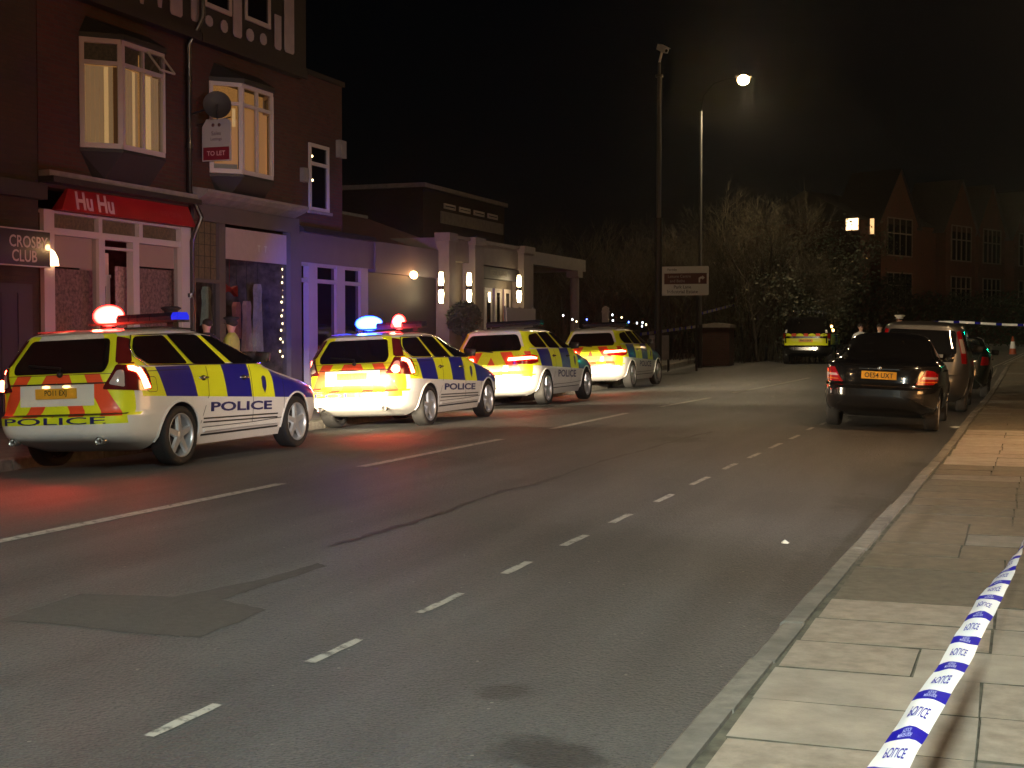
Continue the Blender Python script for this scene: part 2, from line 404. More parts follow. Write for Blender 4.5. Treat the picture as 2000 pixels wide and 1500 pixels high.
def headlamps(root,S,z,x,lit,m=M['head_glass']):
    """projector headlamps with a hood added out of view to cut the beam"""
    for sg in (1,-1):
        y=S.front(x,z).y; mb=MB()
        wrap(mb,roundpoly([(x-.2,z-.08),(x+.15,z-.06),(x+.19,z+.08),(x-.2,z+.07)],.03),lambda u,v:S.front(sg*u,v,.006),m if lit else M['lens_clear'],.08)
        h=add_part(root,'headlight',mb.mesh('headlight'))
        if lit:
            yy=S.front(x-.05,z).y
            hb=MB(); hb.box(sg*(x-.05)-.22,sg*(x-.05)+.22,yy-.05,yy+.30,z+.012,z+.020,M['trim_black']); hb.box(sg*(x-.05)-.22,sg*(x-.05)+.22,yy-.05,yy+.24,z-.042,z-.034,M['trim_black']); add_part(h,'beam_baffle',hb.mesh('beam_baffle'))  # baffles added out of view to shape the beam above and below
            spot(h,'dipped_beam',(sg*(x-.05),yy+.05,z),(R(78),0,0),lit,(1,.83,.55),120,.6,.012)

# ---- estate patrol car (long wagon)
ZS=frange(.2,.5,.05)+frange(.5,.68,.03)+frange(.68,1.0,.04)+frange(1.0,1.2,.02)+frange(1.2,1.5,.05)+[1.5,1.53,1.55,1.57,1.585,1.6,1.61,1.618,1.625]
WAGON=dict(n=[(0,5),(.5,6),(1.1,6.5),(1.2,8),(1.5,7.5),(1.56,5),(1.63,3.5)],
 w=[(.2,.82),(.33,.885),(.5,.915),(.7,.93),(.9,.918),(1.05,.90),(1.13,.878),(1.16,.862),(1.5,.70),(1.55,.655),(1.585,.56),(1.61,.38),(1.625,.12)],
 yr=[(.2,-.45),(.3,-.80),(.36,-1.0),(.42,-1.06),(.55,-1.08),(.635,-1.075),(.655,-1.0),(.75,-.985),(.98,-.97),(1.09,-.94),(1.16,-.90),(1.5,-.66),(1.535,-.66),(1.555,-.60),(1.575,-.42),(1.6,-.1),(1.625,.45)],
 yf=[(.2,3.55),(.35,3.70),(.5,3.74),(.62,3.72),(.72,3.66),(.80,3.55),(.88,3.3),(.95,2.95),(1.02,2.6),(1.08,2.36),(1.13,2.22),(1.16,2.14),(1.5,1.22),(1.55,1.02),(1.58,.85),(1.6,.72),(1.625,.5)],
 zs=ZS,axles=(0,2.78),arch=.395,rw=.34,track=.92,yr_mid=-.72,
 gaps=[seg((1.62,1.12),(1.62,.4)),seg((.62,1.12),(.60,.78))+[(.5,.62),(.42,.45)],seg((2.42,1.0),(2.42,.42)),seg((1.62,.4),(2.42,.42))+[],seg((.46,.40),(1.62,.40))])
def wagon_paint(S,c,n,sl,W):
    w=S.w(c.z)
    if c.y<-.72 and n.y<-.25 or (c.y<-.88 and c.z<1.2):
        ax=abs(c.x)
        if c.z>1.185:
            if ax<w*.84: return M['film_yellow']
            return M['lens_dim'] if c.z<1.5 and ax<w*.995 else M['film_yellow']
        if c.z>1.09: return M['film_yellow'] if ax<w*.9 else M['film_yellow']
        if c.z<.535: return M['paint_white']
        if c.z<.62: return M['film_yellow'] if ax<.80 else M['paint_white']
        if ax>.86*1.0 and c.z<.8: return M['paint_white']
        if .74<c.z<.975 and ax<.47: return M['paint_white']
        k=math.floor((ax-sl*(1.0-c.z))/W+.0); return M['film_orange'] if k%2==0 else M['film_yellow']
    if n.z>.62 and c.z>.8: return M['paint_white'] if c.z<1.2 or abs(c.x)<w*.5 else M['paint_white']
    if abs(c.x)>w*.55 and c.z<1.165:
        if c.z>1.135: return M['paint_white']
        lo=.79-.045*(c.y); 
        if c.z<lo or c.y<-1.2: return M['paint_white']
        e=0
        for (y0,z0,y1,z1) in WLAY['edges']:
            if c.y>y0+(y1-y0)*(c.z-z0)/(z1-z0): e+=1
        if c.y<-.66 and c.z<.92: return M['paint_white']
        return M['film_yellow'] if e%2==0 else M['film_blue']
    if c.z>=1.165 and abs(c.x)>w*.6: 
        return M['film_yellow'] if c.y<1.25+ (1.5-c.z)*2.1 else M['paint_white']
    if c.z>1.55 and abs(n.x)>.25: return M['film_yellow']
    return M['paint_white']
def crest(mb,S,y,z,s=.05):
    for sg in (1,-1):
        wrap(mb,[(y-s,z+s*1.6),(y-s*.4,z+s*2.1),(y+s*.4,z+s*2.1),(y+s,z+s*1.6),(y+s,z-s*.4),(y,z-s*2.0),(y-s,z-s*.4)],lambda u,v:S.side(u,v,.004,sg),M['film_text'],.1)
        wrap(mb,[(y-s*.5,z+s*.9),(y+s*.5,z+s*.9),(y+s*.4,z-s*.3),(y,z-s),(y-s*.4,z-s*.3)],lambda u,v:S.side(u,v,.006,sg),M['film_blue'],.1)
def wagon_extra(mb,S):
    for sg in (1,-1):
        add_text(mb,'POLICE',lambda u,v:S.side(1.36+sg*u,.615+v-(sg*u)*.03,.004,sg),M['film_text'],.115,3.0,.03)
        for z,h in ((.505,.009),(.46,.009)): strip(mb,seg((.47,z),(2.26,z-.03),12),lambda u,v:S.side(u,v,.004,sg),h,M['trim_black'])
        mb.tube([S.side(.5,.36,.004,sg),S.side(1.4,.365,.006,sg),S.side(2.25,.36,.004,sg)],.022,M['paint_white'],6)
        strip(mb,seg((.45,.31),(2.3,.31),12),lambda u,v:S.side(u,v,.004,sg),.012,M['trim_black'])  # dark band paints the shadow line under the sill
        # shoulder crease in white film and fuel flap outline
        strip(mb,seg((-.55,1.095),(.25,1.10),6),lambda u,v:S.side(u,v,.004,sg),.004,M['trim_black'])
        mb.tube([S.side(y,1.045-.02*(y-.3),.002,sg) for y in (.2,.6,1.0,1.4,1.8,2.2)],.010,M['paint_white'] if False else M['film_blue'],5) if False else None
    crest(mb,S,1.92,.86,.055)
    strip(mb,roundpoly([(-.62,1.03),(-.44,1.03),(-.42,.86),(-.58,.86)],.04)+[(-.62,1.0)],lambda u,v:S.side(u,v,.004,1),.003,M['trim_black'])
    add_text(mb,'POLICE',lambda u,v:S.rear(u,.577+v,.004),M['film_text'],.08,3.6,.01)
    strip(mb,seg((-.8,.645),(.8,.645),16),lambda u,v:S.rear(u,v,.006),.008,M['trim_black'])
    strip(mb,seg((-.78,1.085),(.78,1.085),16),lambda u,v:S.rear(u,v,.004),.003,M['trim_black'])
    strip(mb,seg((-.62,.985),(.62,.985),16),lambda u,v:S.rear(u,v,.005),.008,M['trim_black'])
    for sg in (1,-1):
        mb.lathe([(.04,-.0),(.045,-.12),(.035,-.12),(.03,0)],(sg*.55,-.93,.35),'y',M['chrome'],14)
        mb.lathe([(.035,-.05),(.0,-.05)],(sg*.55,-.93,.35),'y',M['trim_black'],14)
        for yy in ((-.45,1.3),):
            mb.tube([S.side(-.5,1.55,-.02,sg)+Vector((0,0,.03)),S.side(.2,1.56,-.02,sg)+Vector((0,0,.045)),S.side(.9,1.55,-.02,sg)+Vector((0,0,.03))],.012,M['trim_black'],6)
WLAY=dict(edges=[(-.41,1.15,-.26,.79),(.29,1.06,.37,.73),(.97,1.08,1.02,.71),(1.58,1.05,1.6,.69),(2.14,1.01,2.18,.66)],zb=.7,belt=1.14,
 lower=((0,.79),(1,.745)),rail=((0,1.56),(1,1.56)),rz=(.535,.62,.655,.74,.975,1.09,1.185),rx=(.47,.80,.86),cw=.19,cz=1.0,cza=.6,czb=1.12,paint=wagon_paint,extra=wagon_extra)
def lightbar(root,S,y,z,w,lit):
    t=bpy.data.objects.new('light_bar',None)
    mb=MB(); mb.box(-w/2,w/2,y-.13,y+.13,z+.03,z+.055,M['trim_black'])
    for sx in (-1,1): mb.box(sx*w*.38-.04,sx*w*.38+.04,y-.06,y+.06,z-.06,z+.031,M['trim_black'])
    bar=add_part(root,'light_bar',mb.mesh('light_bar'))
    segs=[(-w/2,-w*.19,'L'),(-w*.19,-.06,'ML'),(-.058,.058,'C'),(.06,w*.19,'MR'),(w*.19,w/2-.09,'Rr'),(w/2-.088,w/2,'E')]
    for a,b,k in segs:
        m=lit.get(k,M['bar_dark']); mb=MB(); e=.004
        t_=.05 if m in (M['red_lit'],M['blue_lit']) else 0; p=[(y-.125,z+.056),(y-.13,z+.10+t_),(y-.09,z+.145+t_),(y+.09,z+.145+t_),(y+.13,z+.10+t_),(y+.125,z+.056)]
        if t_:
            wd_={'L':.5,'ML':.5,'MR':.62}.get(k,.5)*(b-a) if m==M['red_lit'] else (b-a)*.62
            mb.ball(((a+b)/2,y,z+.15),1,m,16,(wd_*1.08,.16,.14))  # lit dome enlarged to stand for the beacon's glare
        else: mb.prism(p,'x',a+e,b-e,m)
        add_part(bar,'lamp_lens',mb.mesh('lamp_lens'))
    return bar
def make_wagon(ptxt):
    P=WAGON; S,me=police_body(P,WLAY)
    root=empty('police_estate_car',(0,0,0)); add_part(root,'body',me)
    glass_set(root,S,[[(-.52,1.49),(.03,1.505),(.26,1.165),(-.52,1.175),(-.64,1.27),(-.63,1.35)],[(.10,1.515),(.72,1.515),(1.09,1.145),(.36,1.16)],[(.82,1.515),(1.17,1.48),(1.62,1.30),(2.0,1.145),(1.24,1.145)]],
      [(-.57,1.10),(.57,1.10),(.60,1.19),(.50,1.48),(-.50,1.48),(-.60,1.19)],[(-.72,1.17),(.72,1.17),(.58,1.5),(-.58,1.5)])
    for sg in (1,-1):
        mb=MB(); pts=[(-.54,1.505),(.3,1.52),(.82,1.53),(1.17,1.495),(1.62,1.315),(2.03,1.135),(.9,1.145),(-.54,1.16),(-.66,1.27),(-.65,1.36),(-.54,1.505)]
        d=[]
        for a,b in zip(pts,pts[1:]): d+=seg(a,b,6)[:-1]
        d.append(pts[-1]); mb.tube([S.side(u,v,.010,sg) for u,v in d],.009,M['chrome'],5); add_part(root,'window_trim',mb.mesh('window_trim'))
        l=lens(root,S,[(.62,.915),(.80,1.185),(.97,1.17),(1.19,1.14),(1.25,1.03),(1.27,.91),(1.2,.875)],'tail_light',M['lens_dim'],sg)
        lens(root,S,[(.70,.97),(.80,1.12),(.88,1.12),(.88,.93)],'reversing_lens',M['lens_clear'],sg,.012,parent=l)
        lens(root,S,[(.93,1.165),(1.0,1.165),(1.12,1.12),(1.2,1.0),(1.24,.91),(1.13,.90),(1.10,1.0),(1.04,1.09),(.93,1.12)],'lit_strip',M['tail_lit'],sg,.014,step=.04,rr=.01,parent=l)
        lens(root,S,[(.79,1.2),(1.0,1.2),(.99,1.47),(.80,1.5)],'pillar_light',M['lens_dim'],sg)
    mb=MB(); mb.tube([S.rear(.04,1.10,.02),S.rear(.03,1.16,.03),S.rear(-.4,1.2,.02)],.012,M['trim_black'],5); mb.ball(S.rear(.04,1.09,.02),.035,M['trim_black'],8); add_part(root,'wiper',mb.mesh('wiper'))
    plate(root,S,ptxt,.88)
    for x in (-.1,.12):
        pass
    for x in (-.13,.13): mb=MB(); mb.ball(S.rear(x,.955,.008),.03,M['plate_lamp'],8,(1.6,.4,.5)); add_part(root,'plate_lamp',mb.mesh('plate_lamp'))
    mirrors(root,S,1.88,1.19,M['trim_black']); handles(root,S,[(.52,.99),(1.45,.97)],M['chrome'])
    wheels(root,P)
    return root,S

# ---- compact estate patrol car
ESTATE=dict(WAGON); ESTATE.update(
 yr=[(.2,-.40),(.3,-.72),(.36,-.86),(.45,-.90),(.66,-.90),(.70,-.84),(.8,-.83),(1.0,-.81),(1.1,-.78),(1.16,-.74),(1.47,-.56),(1.51,-.58),(1.54,-.52),(1.56,-.35),(1.58,0),(1.625,.45)],
 w=[(.2,.80),(.33,.87),(.5,.90),(.7,.91),(.9,.90),(1.05,.875),(1.13,.85),(1.16,.83),(1.5,.66),(1.54,.60),(1.57,.48),(1.6,.3),(1.625,.1)])
def estate_paint(S,c,n,sl,W):
    if c.y<-.60 and n.y<-.25 and c.z<1.2:
        ax=abs(c.x)
        if c.z>1.10: return M['film_yellow']
        if c.z<.60: return M['paint_white']
        if .72<c.z<.84 and ax<.36: return M['paint_white']
        k=math.floor((ax-sl*(1.0-c.z))/W); return M['film_yellow'] if k%2==0 else M['film_orange']
    if c.z>1.185 and c.y<-.3 and n.y<-.25: return M['film_yellow'] if (abs(c.x)>S.w(c.z)*.80 ) else M['paint_white']
    r=wagon_paint(S,Vector((c.x,max(c.y,-.65),c.z)),Vector((n.x,0,n.z)),sl,W)
    return r
def estate_extra(mb,S):
    for sg in (1,-1):
        add_text(mb,'POLICE',lambda u,v:S.side(1.34+sg*u,.605+v-(sg*u)*.03,.004,sg),M['film_text'],.15,1.9,.02)
        strip(mb,seg((.47,.33),(2.26,.33),12),lambda u,v:S.side(u,v,.004,sg),.008,M['trim_black'])
    crest(mb,S,1.92,.86,.055)
    strip(mb,seg((-.62,.70),(.62,.70),16),lambda u,v:S.rear(u,v,.006),.006,M['trim_black'])
    strip(mb,seg((-.5,.36),(.5,.36),12),lambda u,v:S.rear(u,v,.006),.03,M['trim_black'])
    for sg in (1,-1): mb.tube([S.side(-.35,1.53,-.02,sg)+Vector((0,0,.03)),S.side(.3,1.54,-.02,sg)+Vector((0,0,.045)),S.side(.9,1.53,-.02,sg)+Vector((0,0,.03))],.012,M['trim_black'],6)
ELAY=dict(WLAY); ELAY.update(rz=(.60,.72,.84,.70,1.10,1.185),rx=(.36,.66),cw=.24,cza=.58,paint=estate_paint,extra=estate_extra)
def make_estate(ptxt):
    P=ESTATE; S,me=police_body(P,ELAY); root=empty('police_estate_car',(0,0,0)); add_part(root,'body',me)
    glass_set(root,S,[[(-.42,1.43),(.03,1.47),(.26,1.165),(-.45,1.175),(-.53,1.25),(-.50,1.36)],[(.10,1.48),(.72,1.49),(1.09,1.145),(.36,1.16)],[(.82,1.49),(1.17,1.455),(1.62,1.29),(2.0,1.145),(1.24,1.145)]],
      [(-.60,1.12),(.60,1.12),(.62,1.19),(.50,1.45),(-.50,1.45),(-.62,1.19)],[(-.70,1.17),(.70,1.17),(.55,1.48),(-.55,1.48)],.08)
    for sg in (1,-1):
        l=lens(root,S,[(.50,.86),(.50,1.0),(.95,1.04),(1.22,1.0),(1.20,.88),(.95,.84)],'tail_light',M['lens_red'],sg)
        lens(root,S,[(.40,.92),(.42,.985),(.95,1.0),(1.16,.97),(1.14,.94),(.95,.945)],'lit_strip',M['tail_lit'],sg,.014,step=.04,rr=.01,parent=l)
    mb=MB(); mb.tube([S.rear(.04,1.10,.02),S.rear(-.3,1.14,.02)],.012,M['trim_black'],5); add_part(root,'wiper',mb.mesh('wiper'))
    plate(root,S,ptxt,.78); mirrors(root,S,1.88,1.17,M['trim_black']); handles(root,S,[(.52,.99),(1.45,.97)],M['chrome']); wheels(root,P)
    return root,S
# ---- civilian and other cars
def plain_body(P,paint,extra=None):
    S=Shell(P); me=arches(S.shell_mesh(paint),P); bm=bmesh.new(); bm.from_mesh(me); 
    for f in bm.faces: f.smooth=True
    for e in bm.edges:
        if len(e.link_faces)==2 and e.calc_face_angle(0)>R(38): e.smooth=False
    mb=MB(); P['lip']=paint; body_extras(mb,S,P)
    if extra: extra(mb,S)
    em=mb.mesh('x'); b2=len(bm.faces); nm=len(me.materials)
    for m in em.materials: me.materials.append(m)
    bm.from_mesh(em); bm.faces.ensure_lookup_table()
    for f in bm.faces[b2:]: f.material_index+=nm
    bm.to_mesh(me); bm.free(); return S,me
mat('paint_black',(.008,.008,.009),.16,coat=1); mat('paint_silver',(.16,.155,.15),.34,metal=.5,coat=.7); mat('paint_green_black',(.012,.016,.014),.25,coat=.9)
mat('plate_white',(.8,.8,.78),.5)
def zs(a,belt,top): return frange(a,.7,.05)+frange(.7,belt,.03)+frange(belt,top-.1,.04)+frange(top-.1,top,.014)+[top]
SALOON=dict(n=[(0,5),(.5,5),(1.0,5),(1.1,5),(1.5,4.5),(1.6,3)],
 w=[(.2,.80),(.33,.86),(.5,.885),(.7,.89),(.9,.885),(1.02,.86),(1.06,.80),(1.1,.765),(1.42,.60),(1.47,.52),(1.5,.40),(1.52,.1)],
 yr=[(.2,-.45),(.3,-.88),(.38,-1.05),(.5,-1.10),(.68,-1.10),(.71,-1.03),(.85,-1.01),(.98,-.98),(1.03,-.94),(1.05,-.80),(1.07,-.45),(1.10,-.30),(1.25,.12),(1.42,.62),(1.47,.85),(1.5,1.05),(1.52,1.25)],
 yf=[(.2,3.45),(.35,3.58),(.5,3.62),(.62,3.60),(.72,3.5),(.80,3.25),(.88,2.9),(.95,2.5),(1.0,2.28),(1.06,2.14),(1.10,2.05),(1.42,1.42),(1.47,1.33),(1.52,1.28)],
 zs=zs(.2,1.0,1.52)[:-12]+frange(1.0,1.12,.012)+frange(1.12,1.42,.04)+frange(1.42,1.52,.012)+[1.52],axles=(0,2.72),arch=.37,rw=.325,track=.86,yr_mid=-.7,gaps=[seg((1.75,1.02),(1.72,.4)),seg((.45,1.02),(.42,.7))])
SALOON['zs']=sorted(set(round(z,3) for z in frange(.2,.7,.05)+frange(.7,1.0,.03)+frange(1.0,1.12,.012)+frange(1.12,1.42,.04)+frange(1.42,1.52,.012)+[1.52]))
def make_saloon():
    P=SALOON
    def ex(mb,S):
        strip(mb,seg((-.80,.70),(.80,.70),20),lambda u,v:S.rear(u,v,.008),.011,M['chrome'])
        strip(mb,seg((-.6,1.0),(.6,1.0),20),lambda u,v:S.rear(u,v,.004),.003,M['trim_gloss'])
        for sg in (1,-1): strip(mb,seg((-.75,.70),(.3,.70),20),lambda u,v:S.side(u,v,.008,sg),.011,M['trim_gloss'])
        mb.lathe([(.03,.0),(.034,-.006),(.026,-.01),(.0,-.012)],(0,S.rear(0,.98).y,.965),'y',M['chrome'],14)
        # high third brake lamp and chrome strip over the plate
        strip(mb,seg((-.3,.955),(.3,.955),8),lambda u,v:S.rear(u,v,.01),.006,M['chrome'])
    S,me=plain_body(P,M['paint_black'],ex); root=empty('parked_coupe_car',(0,0,0)); add_part(root,'body',me)
    def rs(u,v): return S.rear(u,v,.006)
    glass_set(root,S,[[(.35,1.38),(.75,1.41),(.80,1.12),(-.02,1.12)],[(.84,1.41),(1.2,1.40),(1.78,1.12),(.88,1.12)]],[(-.60,1.12),(.60,1.12),(.48,1.38),(-.48,1.38)],[(-.62,1.12),(.62,1.12),(.5,1.39),(-.5,1.39)],.05)
    for sg in (1,-1):
        l=lens(root,S,[(.60,.74),(.74,.90),(.80,.965),(1.0,.95),(1.24,.90),(1.27,.80),(1.05,.745)],'tail_light',M['lens_red'],sg,rr=.02)
        lens(root,S,[(.70,.83),(.74,.865),(1.20,.86),(1.21,.825)],'lens_band',M['lens_clear'],sg,.012,rr=.01,parent=l)
        lens(root,S,[(.68,.775),(.70,.79),(1.2,.79),(1.2,.775)],'lens_band',M['lens_amber'],sg,.012,rr=.005,parent=l)
    plate(root,S,'OE54 UXT',.86); mirrors(root,S,1.72,1.10,M['trim_gloss']); handles(root,S,[(.75,.93)],M['paint_black']); wheels(root,P,.22)
    return root,S
MPV=dict(n=[(0,5),(.5,6),(1.1,7),(1.2,8),(1.6,7),(1.78,4)],
 w=[(.2,.82),(.33,.88),(.5,.905),(.8,.91),(1.0,.90),(1.12,.88),(1.16,.87),(1.62,.74),(1.68,.68),(1.72,.56),(1.75,.35),(1.76,.1)],
 yr=[(.2,-.45),(.3,-.70),(.38,-.82),(.5,-.86),(.68,-.86),(.72,-.80),(1.0,-.80),(1.16,-.78),(1.6,-.66),(1.66,-.66),(1.69,-.58),(1.72,-.3),(1.76,.5)],
 yf=[(.2,3.45),(.35,3.58),(.5,3.62),(.7,3.60),(.82,3.45),(.95,3.1),(1.05,2.8),(1.12,2.6),(1.16,2.5),(1.62,1.6),(1.68,1.4),(1.72,1.15),(1.76,.8)],
 zs=sorted(set(round(z,3) for z in frange(.2,.7,.05)+frange(.7,1.2,.03)+frange(1.2,1.62,.05)+frange(1.62,1.76,.014)+[1.76])),axles=(0,2.75),arch=.37,rw=.325,track=.88,yr_mid=-.6,gaps=[seg((1.5,1.14),(1.5,.4)),seg((.55,1.14),(.5,.7)),seg((2.3,1.1),(2.3,.4))])
def make_mpv():
    S,me=plain_body(MPV,M['paint_silver']); root=empty('parked_people_carrier',(0,0,0)); add_part(root,'body',me)
    glass_set(root,S,[[(-.52,1.56),(.3,1.60),(.42,1.18),(-.55,1.20)],[(.38,1.60),(1.15,1.60),(1.42,1.16),(.50,1.18)],[(1.23,1.60),(1.5,1.56),(2.35,1.16),(1.50,1.16)]],[(-.66,1.12),(.66,1.12),(.62,1.58),(-.62,1.58)],[(-.72,1.18),(.72,1.18),(.6,1.6),(-.6,1.6)],.06)
    for sg in (1,-1):
        l=lens(root,S,[(.86,.95),(.84,1.56),(1.0,1.60),(1.08,1.2),(1.1,.95)],'tail_light',M['lens_red'],sg)
        lens(root,S,[(.87,1.15),(.87,1.42),(.99,1.42),(1.02,1.15)],'lens_band',M['lens_clear'],sg,.012,rr=.01,parent=l)
    mb=MB(); mb.tube([S.rear(.0,1.13,.02),S.rear(-.4,1.18,.02)],.012,M['trim_black'],5); add_part(root,'wiper',mb.mesh('wiper'))
    plate(root,S,'YD07 KLE',.88); mirrors(root,S,2.1,1.2,M['trim_black']); handles(root,S,[(.62,1.02),(1.3,1.02)],M['paint_silver']); wheels(root,MPV,.21)
    return root,S
HATCH=dict(MPV); HATCH.update(
 w=[(.2,.80),(.33,.85),(.5,.88),(.8,.885),(.95,.87),(1.02,.85),(1.06,.83),(1.40,.66),(1.46,.60),(1.49,.50),(1.51,.3),(1.52,.1)],
 yr=[(.2,-.40),(.3,-.62),(.38,-.74),(.5,-.78),(.68,-.77),(.9,-.74),(1.06,-.68),(1.40,-.42),(1.44,-.42),(1.47,-.3),(1.5,.1),(1.52,.5)],
 yf=[(.2,3.15),(.35,3.28),(.5,3.32),(.62,3.30),(.74,3.15),(.85,2.8),(.95,2.45),(1.02,2.2),(1.06,2.1),(1.40,1.35),(1.46,1.15),(1.49,1.0),(1.52,.8)],
 zs=sorted(set(round(z,3) for z in frange(.2,.7,.05)+frange(.7,1.06,.03)+frange(1.06,1.4,.05)+frange(1.4,1.52,.014)+[1.52])),axles=(0,2.55),track=.85,gaps=[seg((1.35,1.02),(1.35,.4)),seg((.5,1.02),(.45,.7))])
def make_hatch():
    S,me=plain_body(HATCH,M['paint_green_black']); root=empty('parked_hatchback',(0,0,0)); add_part(root,'body',me)
    glass_set(root,S,[[(-.2,1.36),(.45,1.38),(.55,1.09),(-.4,1.10)],[(.52,1.38),(1.15,1.37),(1.85,1.08),(.62,1.08)]],[(-.6,1.05),(.6,1.05),(.5,1.36),(-.5,1.36)],[(-.66,1.09),(.66,1.09),(.5,1.37),(-.5,1.37)],.05)
    for sg in (1,-1): lens(root,S,[(.72,.80),(.78,1.02),(1.08,1.0),(1.12,.82)],'tail_light',M['lens_red'],sg)
    plate(root,S,'PK03 WHT',.62); mirrors(root,S,1.8,1.08,M['trim_black']); handles(root,S,[(.95,.93)],M['trim_black']); wheels(root,HATCH,.2); return root,S
OFFR=dict(MPV); OFFR.update(
 w=[(.3,.86),(.42,.92),(.6,.95),(.9,.95),(1.1,.94),(1.16,.92),(1.2,.90),(1.70,.78),(1.76,.72),(1.79,.6),(1.82,.3),(1.83,.1)],
 yr=[(.3,-.60),(.42,-.88),(.5,-.93),(.72,-.93),(.76,-.88),(1.1,-.87),(1.2,-.84),(1.70,-.70),(1.76,-.68),(1.79,-.5),(1.82,0),(1.83,.5)],
 yf=[(.3,3.5),(.42,3.62),(.6,3.68),(.9,3.65),(1.05,3.5),(1.12,3.0),(1.18,2.5),(1.2,2.4),(1.70,1.7),(1.76,1.5),(1.83,1.2)],
 zs=sorted(set(round(z,3) for z in frange(.3,.8,.05)+frange(.8,1.2,.03)+frange(1.2,1.7,.05)+frange(1.7,1.83,.013)+[1.83])),axles=(0,2.88),arch=.43,rw=.38,track=.93,yr_mid=-.6,gaps=[seg((1.6,1.18),(1.6,.5)),seg((.62,1.18),(.6,.8))])
def make_offroader():
    def ex(mb,S):
        wrap(mb,[(-.80,.72),(.80,.72),(.80,.98),(-.80,.98)],lambda u,v:S.rear(u,v,.004),M['film_yellow'],.1)
        for k in range(4): x=-.66+.44*k; wrap(mb,[(x-.14,1.06),(x+.14,1.06),(x+.12,1.13),(x+.04,1.16),(x-.04,1.16),(x-.12,1.13)],lambda u,v:S.rear(u,v,.006),M['film_yellow'],.1)
        for k in range(3): x=-.44+.44*k; wrap(mb,[(x-.08,1.06),(x+.08,1.06),(x+.08,1.16),(x-.08,1.16)],lambda u,v:S.rear(u,v,.005),M['film_orange'],.1)
        for sg in (1,-1):
            wrap(mb,[(-.6,.75),(.2,.75),(.15,1.14),(-.6,1.14)],lambda u,v:S.side(u,v,.004,sg),M['film_yellow'],.1)
            wrap(mb,[(.2,.75),(.95,.75),(.9,1.14),(.15,1.14)],lambda u,v:S.side(u,v,.004,sg),M['film_blue'],.1)
            wrap(mb,[(.95,.75),(1.7,.75),(1.65,1.14),(.9,1.14)],lambda u,v:S.side(u,v,.004,sg),M['film_yellow'],.1)
            wrap(mb,[(.72,1.3),(.80,1.3),(.80,1.18),(.70,1.18)],lambda u,v:S.arc(u+.08,v,.004,sg),M['paint_white'],.1)
    S,me=plain_body(OFFR,M['paint_black'],ex); root=empty('police_offroad_car',(0,0,0)); add_part(root,'body',me)
    glass_set(root,S,[[(-.55,1.64),(.2,1.66),(.3,1.22),(-.55,1.22)],[(.28,1.66),(1.1,1.66),(1.2,1.2),(.38,1.22)],[(1.18,1.66),(1.5,1.64),(2.2,1.2),(1.28,1.2)]],[(-.70,1.20),(.70,1.20),(.66,1.66),(-.66,1.66)],[(-.75,1.22),(.75,1.22),(.64,1.68),(-.64,1.68)],.05)
    for sg in (1,-1):
        l=lens(root,S,[(.84,.98),(.84,1.16),(1.06,1.16),(1.06,.98)],'tail_light',M['lens_red'],sg)
        lens(root,S,[(.86,.90),(.86,.96),(1.0,.96),(1.0,.90)],'lens_band',M['lens_clear'],sg,.012,rr=.01,parent=l)
    plate(root,S,'PN13 BXA',.90); mirrors(root,S,2.1,1.25,M['trim_black']); handles(root,S,[(.45,1.0),(1.35,1.0)],M['trim_black']); wheels(root,OFFR,.24)
    mb=MB()
    for sg in (1,-1): mb.tube([(sg*.66,-.4,1.80),(sg*.66,-.35,1.87),(sg*.66,1.1,1.87),(sg*.66,1.2,1.80)],.018,M['chrome'],6)
    add_part(root,'roof_rack',mb.mesh('roof_rack')); lightbar(root,S,.25,1.88,1.25,{})
    for q in ((-.30,1.42),(-.12,1.28)): p=S.side(q[0],q[1],.015,1); mb=MB(); mb.ball(p,.055,mat('amber_lit',(1,.6,.2),.4,emit=(1,.55,.15),es=14),8); add_part(root,'side_flasher',mb.mesh('side_flasher'))
    return root,S
# ------------------------------------------------------------------ ground and road
XC=-6.45
LX_T=[(-20,-11.35),(40,-11.35),(52,-13.1),(110,-13.2)]; RX_T=[(-20,-1.2),(5,-1.18),(8.5,-1.13),(12,-1.06),(18.5,-.93),(26.5,-.85),(58,-.35),(72,.9),(84,4),(110,20)]
def LX(y): return lerp(LX_T,y)
def RX(y): return lerp(RX_T,y)
def rise(y):
    if y<30: return 0
    if y<60: return .0005*(y-30)**2
    return .45+.03*(min(y,78)-60)
def road_z(x,y):
    h=4.9 if x<XC else 5.25; c=.16 if x<XC else .13
    return rise(y)-c*min(((x-XC)/h)**2,1.25)
PZ=-.02
def pave_z(y): return PZ+rise(y)
def on_road(px,py):
    z=0
    for _ in range(12): x,y=atZ(px,py,z); z=road_z(x,y)
    return x,y
mat('ground_dark',(.04,.045,.03),.95,var=.4,vscale=2)
m=bpy.data.materials.new('asphalt'); MATS['asphalt']=m; N,L=nodes(m); p=N['Principled BSDF']
tc=N.new('ShaderNodeTexCoord')
n1=N.new('ShaderNodeTexNoise'); n1.inputs['Scale'].default_value=.35; n1.inputs['Detail'].default_value=6; L.new(tc.outputs['Object'],n1.inputs['Vector'])
mp=N.new('ShaderNodeMapping'); mp.inputs['Scale'].default_value=(1.6,.12,1); L.new(tc.outputs['Object'],mp.inputs['Vector'])
n2=N.new('ShaderNodeTexNoise'); n2.inputs['Scale'].default_value=1.5; n2.inputs['Detail'].default_value=4; L.new(mp.outputs[0],n2.inputs['Vector'])
n3=N.new('ShaderNodeTexNoise'); n3.inputs['Scale'].default_value=90; n3.inputs['Detail'].default_value=3; L.new(tc.outputs['Object'],n3.inputs['Vector'])
